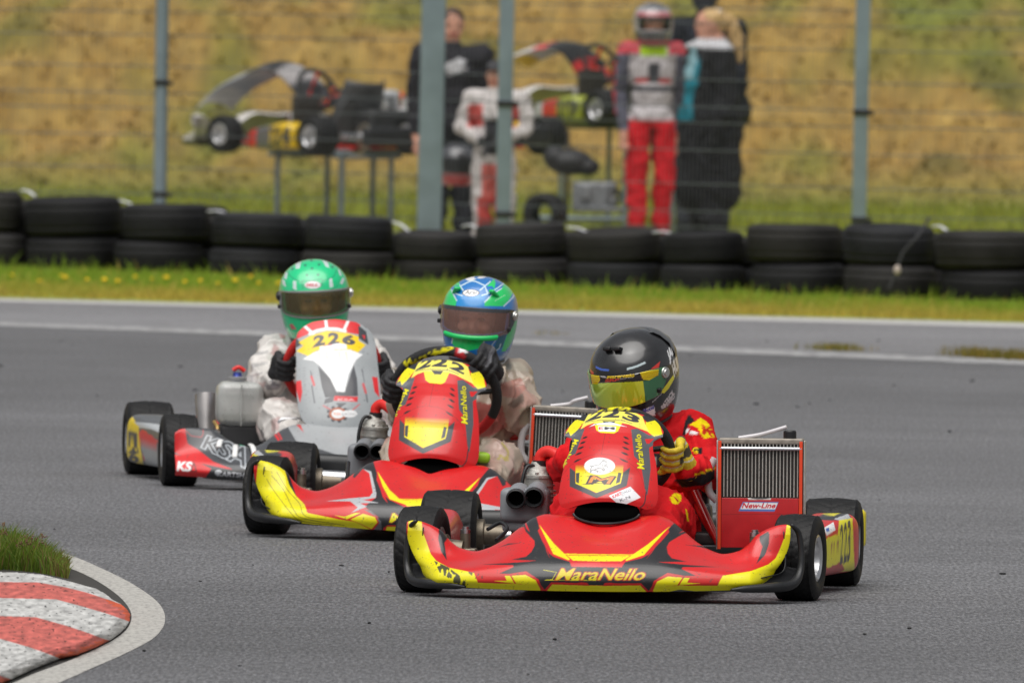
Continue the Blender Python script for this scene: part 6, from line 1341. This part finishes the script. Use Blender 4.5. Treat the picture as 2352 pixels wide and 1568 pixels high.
# engine trolley
ty = 91.5; base = W(1330, 505, ty); tro = empty('engine_trolley', (base[0], ty, 0)); sc_ = ty/FOC
def tl(px, py, dy=0): p = W(px, py, ty+dy); return p-np.array([base[0], ty, 0])
MB().tube([tl(1220, 500), tl(1435, 502)], .016).tube([tl(1220, 500, .35), tl(1435, 502, .35)], .016).tube([tl(1240, 500), tl(1240, 500, .35)], .014).tube([tl(1420, 502), tl(1420, 502, .35)], .014).mk('frame', GALV, tro)
MB().tube([tl(1300, 500, .2), tl(1303, 400, .2), tl(1304, 300, .2)], .014).mk('post', mat('dark_metal'), tro)
MB().box(tl(1365, 452, .15), (.30, .22, .20), None, .02).box(tl(1345, 440, .03), (.07, .06, .10), None, .01).lathe([(-.03, .055), (.03, .055), (.03, .03), (.0, .03)], tl(1412, 450, .04), (0, 1, 0), 20).box(tl(1380, 480, .1), (.34, .25, .03), None, .006).mk('engine_block', mat('grey_engine', (.22, .23, .24), .5, .5, var=.3, vscale=30), tro)
for i in range(4):
    q = tl((1240, 1420)[i % 2], 520, (0, .35)[i//2]); q[2] = .06; MB().lathe([(-.02, .03), (-.02, .058), (0, .06), (.02, .058), (.02, .03)], q, (1, 0, 0), 20).mk('wheel', RUBBER, tro)
setp(tro, 'grey engine on a low trolley left of the helmeted child', 'trolley')
V, F = kart_tyre(.19, .138, .07, True, 60); o = mesh('tyre', V @ rotz(R(70)).T, F, RUBBER); o.location = W(1252, 490, ty-.3); o.location[2] = max(.14, o.location[2]); setp(o, 'loose black kart tyre standing beside the engine trolley', 'tyre')
mb = MB().ell((0, 0, 0), (.16, .14, .09)).ell((.12, 0, -.03), (.09, .12, .06)).ell((-.10, 0, .03), (.08, .12, .08)); V, F, N = remesh(mb, .012, 4)
o = mesh('covered_seat', V, F, mat('black_cover', (.016, .016, .018), .6, bump=.3, bscale=20)); q = W(1308, 372, ty+.15); o.location = q; setp(o, 'black moulded seat resting above the engine trolley', 'seat')
# small dark bracket lying at the right edge
q = W(2335, 500, 84.6); o = empty('ground_bracket', (q[0], q[1], 0)); MB().box((0, 0, .21), (.12, .05, .05), None, .01).box((.05, 0, .10), (.03, .03, .20), None, .006).mk('bracket', PLASTIC, o); setp(o, 'small dark bracket on a peg behind the rightmost tyres', 'bracket')
# ------------------------------------------------------------------ people in the paddock
def stander(label, px, top_py, y, face, pose, colfn, voxel=.013, bulk=1.0, head=True):
    top = W(px, top_py, y); H = top[2]; root = empty('person', (top[0], y, 0), R(face)); setp(root, label, 'person')
    J = dict(sh=(.112, 0, .815), el=(.145, .02, .635), wr=(.150, -.03, .49), hip=(.052, 0, .50), kn=(.058, -.01, .275), an=(.058, .012, .05)); mb = MB(); s = H
    def A(*a): return np.array(a)*s
    mb.ell(A(0, 0, .74), A(.105*bulk, .068*bulk, .11)); mb.ell(A(0, .0, .64), A(.092*bulk, .064*bulk, .10)); mb.ell(A(0, 0, .54), A(.098*bulk, .070*bulk, .075)); mb.add(*capsule(A(0, .0, .80), A(0, -.005, .875), .055*s, .034*s))
    for sg, nm in ((-1, 'r'), (1, 'l')):
        sh = A(sg*.112*bulk, 0, .81); e = A(*pose.get('el_'+nm, (sg*.132*bulk, .015, .635))); wv = A(*pose.get('wr_'+nm, (sg*.128*bulk, -.03, .485)))
        mb.add(*capsule(A(sg*.05, 0, .80), sh, .055*s, .044*s*bulk)); mb.add(*capsule(sh, e, .044*s*bulk, .033*s*bulk)); mb.add(*capsule(e, wv, .033*s*bulk, .023*s*bulk))
        d = (wv-e)/np.linalg.norm(wv-e); u = np.cross(d, np.array([0, 1., 0])); u /= np.linalg.norm(u)+1e-9
        mb.add(*capsule(wv, wv+d*.045*s, .021*s, .022*s, 10, 5))
        for j, ln in enumerate((.045, .052, .050, .040)): b0 = wv+d*.05*s+u*(j-1.5)*.0105*s; mb.add(*capsule(b0, b0+d*ln*s*.9+np.array([0, -.008*s, 0]), .0065*s, .005*s, 8, 4))
        mb.add(*capsule(wv+d*.015*s, wv+d*.045*s+np.array([0, -.022*s, 0]), .0075*s, .006*s, 8, 4))
        hp, kn, an = A(sg*.052, 0, .50), A(sg*.060, -.008, .275), A(*pose.get('an_'+nm, (sg*.062, .012, .05)))
        mb.add(*capsule(hp, kn, .057*s*bulk, .046*s*bulk)); mb.add(*capsule(kn, an, .046*s*bulk, .037*s*bulk)); mb.add(*capsule(an+A(0, .01, -.02), an+A(sg*.01, -.085, -.028), .025*s, .021*s))
    if head:
        hz_ = .935; mb.ell(A(0, 0, hz_), A(.045, .055, .064)); mb.ell(A(0, -.02, hz_-.025), A(.037, .038, .042)); mb.ell(A(0, -.057, hz_-.012), A(.008, .012, .014)); mb.ell(A(0, -.048, hz_+.012), A(.034, .010, .009)); mb.ell(A(0, -.050, hz_-.038), A(.018, .008, .007))
        for sg in (-1, 1): mb.ell(A(sg*.046, .006, hz_-.006), A(.008, .013, .019))
    for ex in pose.get('extra', []): mb.add(*capsule(A(*ex[0]), A(*ex[1]), ex[2]*s, ex[3]*s))
    V, F, N = remesh(mb, voxel, 3); V = creases(folds(V, N, .018, 9, H), N, .016*np.clip((.86*s-V[:, 2])/.05, 0, 1), 8, H) if True else V
    body = mesh('body', V, F, CLOTH, root, cols=colfn(V/s, N))
    if head:
        for sg in (-1, 1): MB().ell(A(sg*.019, -.050, .937), A(.008, .004, .0045), None, 10, 6).mk('eye', mat('eye', (.05, .035, .03), .25), root)
    return root, s, body
SKC = np.array([.52, .27, .19])
def skinzone(V, c, wr=.49, neck=.868):
    m = (V[:, 2] > neck) & (np.abs(V[:, 0]) < .07); c[m] = SKC; lip = m & (V[:, 1] < -.045) & (np.abs(V[:, 2]-.897) < .006) & (np.abs(V[:, 0]) < .017); c[lip] = (.42, .12, .10); return c
def hair(root, s, parts, col, name='hair', cut=None):
    mb = MB()
    for c, r in parts: mb.ell(np.array(c)*s, np.array(r)*s)
    V, F, N = remesh(mb, .010, 2); V = wrinkle(V, N, .010, 40)
    return mesh(name, V, F, mat('hair_%d' % int(col[0]*1000), col, .6, var=.35, vscale=60), root)
# man in dark hoodie
def c_man(V, N):
    c = np.tile(np.array([.022, .021, .026]), (len(V), 1)); c[V[:, 2] < .50] = (.020, .021, .026); c[V[:, 2] < .05] = (.03, .03, .03)
    p = Paint(np.stack([V[:, 0], V[:, 2]], 1), (0, 0, 0), .004, mask=N[:, 1] < 0); p.C = [c.copy() for _ in p.C]
    p.poly([(-.03, .775), (.02, .800), (.055, .790), (.035, .765), (.06, .755), (.02, .74), (-.02, .725), (-.035, .74)], (.5, .5, .52)); c = p.get()
    for sg in (-1, 1): c[(np.abs(V[:, 0]-sg*.143) < .035) & (V[:, 2] < .485) & (V[:, 2] > .33)] = SKC
    return skinzone(V, c)
m1, s1, _ = stander('man in black hoodie with white print behind the thick gate post', 1040, 22, 89.5, 6, {}, c_man, bulk=1.12)
hair(m1, s1, [((0, .012, .965), (.050, .056, .045)), ((0, .035, .94), (.046, .034, .05))], (.06, .028, .015))
hx = W(1050, 375, 89.0); hm = empty('helmet', hx, R(20))
A_, Z_ = np.meshgrid(np.linspace(-math.pi, math.pi, 60, endpoint=False), np.linspace(HZ[0], HZ[-1], 40)); V = helm_pt(A_.ravel(), Z_.ravel()); c = np.tile(np.array([.06, .062, .07]), (len(V), 1)); c[V[:, 2] < -.07] = (.35, .02, .02); c[(V[:, 2] > .0) & (V[:, 2] < .03) & (V[:, 1] > -.05)] = (.35, .02, .02)
mesh('shell', V, gridF(40, 60, True), HELMETP, hm, cols=c); A3, T3 = np.meshgrid(np.linspace(-1.3, 1.3, 40), np.linspace(0, 1, 12)); V = helm_pt(A3.ravel(), (vis_lo(A3)+(vis_hi(A3)-vis_lo(A3))*T3).ravel(), .005); mesh('visor', V, gridF(12, 40), PLASTIC, hm)
setp(hm, 'dark grey and red helmet held low by the man in black hoodie', 'helmet')
# boy in white and red suit
def c_boy(V, N):
    c = np.tile(np.array([.52, .49, .48]), (len(V), 1)); ax = np.abs(V[:, 0])
    c[(V[:, 2] > .66) & (V[:, 2] < .78) & (ax > .05) & (ax < .135)] = (.50, .09, .08); c[(V[:, 2] < .47) & (ax < .055)] = (.50, .13, .11); c[(V[:, 2] < .30) & (ax < .075) & (N[:, 1] < 0)] = (.42, .06, .05)
    c[(V[:, 2] < .70) & (V[:, 2] > .52) & (ax < .04) & (N[:, 1] < 0)] = (.03, .03, .035); c[V[:, 2] < .045] = (.3, .28, .28)
    c[(V[:, 1] < -.075) & (V[:, 2] < .66) & (V[:, 2] > .5) & (ax < .06)] = (.03, .03, .03)
    return skinzone(V, c)
m2, s2, _ = stander('boy in white and red race suit behind the second middle post', 1140, 142, 88.6, -14, dict(el_r=(-.175, .0, .66), wr_r=(-.075, -.10, .60), el_l=(.175, .0, .66), wr_l=(.075, -.10, .60)), c_boy, .011, 1.12)
hair(m2, s2, [((0, .008, .968), (.052, .060, .040)), ((0, -.055, .962), (.036, .030, .006))], (.02, .02, .025), 'cap')
# child with helmet
def c_child(V, N):
    c = np.tile(np.array([.48, .45, .46]), (len(V), 1)); ax = np.abs(V[:, 0]); c[V[:, 2] < .53] = (.52, .012, .02); c[(ax > .098) & (V[:, 2] > .485)] = (.09, .09, .12); c[(ax > .150) & (V[:, 2] > .485)] = (.42, .05, .06); c[(V[:, 2] > .80) & (ax > .06)] = (.52, .07, .09)
    c[(V[:, 2] > .645) & (V[:, 2] < .665)] = (.05, .05, .06); c[(np.abs(V[:, 2]-.69) < .012) & (ax > .02) & (ax < .075) & (N[:, 1] < 0)] = (.45, .05, .05); c[(V[:, 2] > .79) & (ax < .055)] = (.36, .55, .02); c[(V[:, 2] > .68) & (V[:, 2] < .76) & (ax < .022) & (N[:, 1] < 0)] = (.05, .05, .06)
    for sg in (-1, 1): c[(np.abs(V[:, 0]-sg*.135) < .035) & (V[:, 2] < .485) & (V[:, 2] > .33) & (np.abs(V[:, 0]) > .106)] = SKC
    c[(V[:, 2] < .50) & (V[:, 2] > .2) & (np.abs(V[:, 0]) < .012) & (N[:, 1] < 0)] = (.2, .02, .02); c[V[:, 2] < .09] = (.3, .02, .03); return c
m3, s3, _ = stander('child in grey and red suit wearing a silver full face helmet', 1500, 12, 91.5, 8, dict(el_r=(-.130, .02, .64), wr_r=(-.118, -.035, .49), el_l=(.112, .05, .64), wr_l=(.075, .075, .51), an_l=(.045, .03, .05), an_r=(-.05, -.02, .05)), c_child, .012, .90)
hs3 = s3*.93; hp3 = np.array([0, -.005, .925*s3])
A_, Z_ = np.meshgrid(np.linspace(-math.pi, math.pi, 120, endpoint=False), np.linspace(HZ[0], HZ[-1], 70)); af, zf_ = A_.ravel(), Z_.ravel(); V = helm_pt(af, zf_); c = np.tile(np.array([.33, .32, .33]), (len(V), 1)); c[(zf_ > .045) & (zf_ < .07) & (np.abs(af) < 1.2)] = (.45, .14, .15); c[(zf_ > .085) & (np.abs(af) < .7)] = (.12, .12, .13); c[zf_ < -.055] = (.06, .06, .065); c[zf_ < -.11] = (.30, .03, .03)
F = gridF(70, 120, True); ins_ = (np.abs(af) < 1.0) & (zf_ > -.045) & (zf_ < .03); F = F[~ins_[F].all(1)]
hh3 = mesh('helmet', V*1.06+hp3, F, HELMETP, m3, cols=c); solid(hh3, .006)
MB().ell((0, 0, 0), (.075, .08, .09)).ell((0, -.085, -.01), (.014, .02, .02)).mk('face', SKIN, m3, xf=lambda V: V+hp3+np.array([0, -.02, 0]))
for sg in (-1, 1): MB().ell((sg*.03, -.10, .01), (.012, .006, .006), None, 10, 6).mk('eye', mat('eye', (.05, .035, .03), .25), m3, xf=lambda V: V+hp3)
a = np.linspace(-1.1, 1.1, 30); mesh('brow_trim', np.vstack([helm_pt(a, np.full(30, z_), .004)*1.06+hp3 for z_ in (.028, .036, .044)]), gridF(3, 30), PLASTIC, hh3)
# woman in long black coat, turned to the child
def c_wom(V, N):
    c = np.tile(np.array([.017, .017, .020]), (len(V), 1)); c[(V[:, 2] < .13)] = (.022, .022, .027); c[V[:, 2] < .05] = (.05, .05, .05)
    m = (V[:, 1] < -.088+.10*np.clip(V[:, 2]-.62, 0, 1)) & (V[:, 2] > .53) & (V[:, 2] < .84); c[m & (np.abs(V[:, 0]) < .085)] = (.02, .20, .26); m2_ = m & (V[:, 2] > .70) & (V[:, 0] > -.05) & (V[:, 0] < .05); c[m2_] = (.22, .38, .42)
    c[(V[:, 2] > .835) & (V[:, 2] < .880)] = (.5, .5, .52)
    c[(V[:, 0] < -.11) & (V[:, 2] < .468) & (V[:, 2] > .36) & (V[:, 1] < -.02) & (V[:, 1] > -.09)] = SKC
    return skinzone(V, c, neck=.878)
m4, s4, _ = stander('blond woman in long black coat with white hood talking to the child', 1628, 22, 92.4, -66, dict(el_r=(-.135, .0, .625), wr_r=(-.135, -.045, .47), extra=[((0, .0, .70), (0, .01, .24), .105, .112), ((.03, .03, .62), (.03, .035, .24), .10, .105), ((-.03, -.01, .60), (-.03, -.02, .24), .095, .100), ((0, .03, .855), (0, .05, .82), .052, .062), ((0, -.01, .845), (0, -.02, .835), .05, .05)]), c_wom, .013, 1.22)
hair(m4, s4, [((0, .016, .958), (.053, .058, .046)), ((0, .045, .945), (.045, .036, .05)), ((0, .085, .955), (.026, .034, .026)), ((0, .115, .915), (.026, .030, .05)), ((0, .135, .865), (.024, .028, .055)), ((0, .148, .815), (.016, .018, .045))], (.50, .33, .14))
MB().ell(np.array([0, .030, .990])*s4, np.array([.030, .035, .012])*s4).mk('hair_band', mat('hair_band', (.55, .55, .58), .6), m4)
# man in dark jacket behind the woman
def c_back(V, N):
    c = np.tile(np.array([.016, .018, .026]), (len(V), 1)); c[V[:, 2] < .5] = (.03, .032, .04); return skinzone(V, c)
m5, s5, _ = stander('tall person in dark navy jacket half hidden behind the blond woman', 1622, -48, 93.9, 170, {}, c_back, .014, 1.02)
hair(m5, s5, [((0, .006, .972), (.055, .064, .040)), ((0, -.065, .965), (.04, .035, .006)), ((0, .035, .93), (.05, .04, .06))], (.022, .024, .034), 'cap')
print('objects', len(bpy.data.objects))
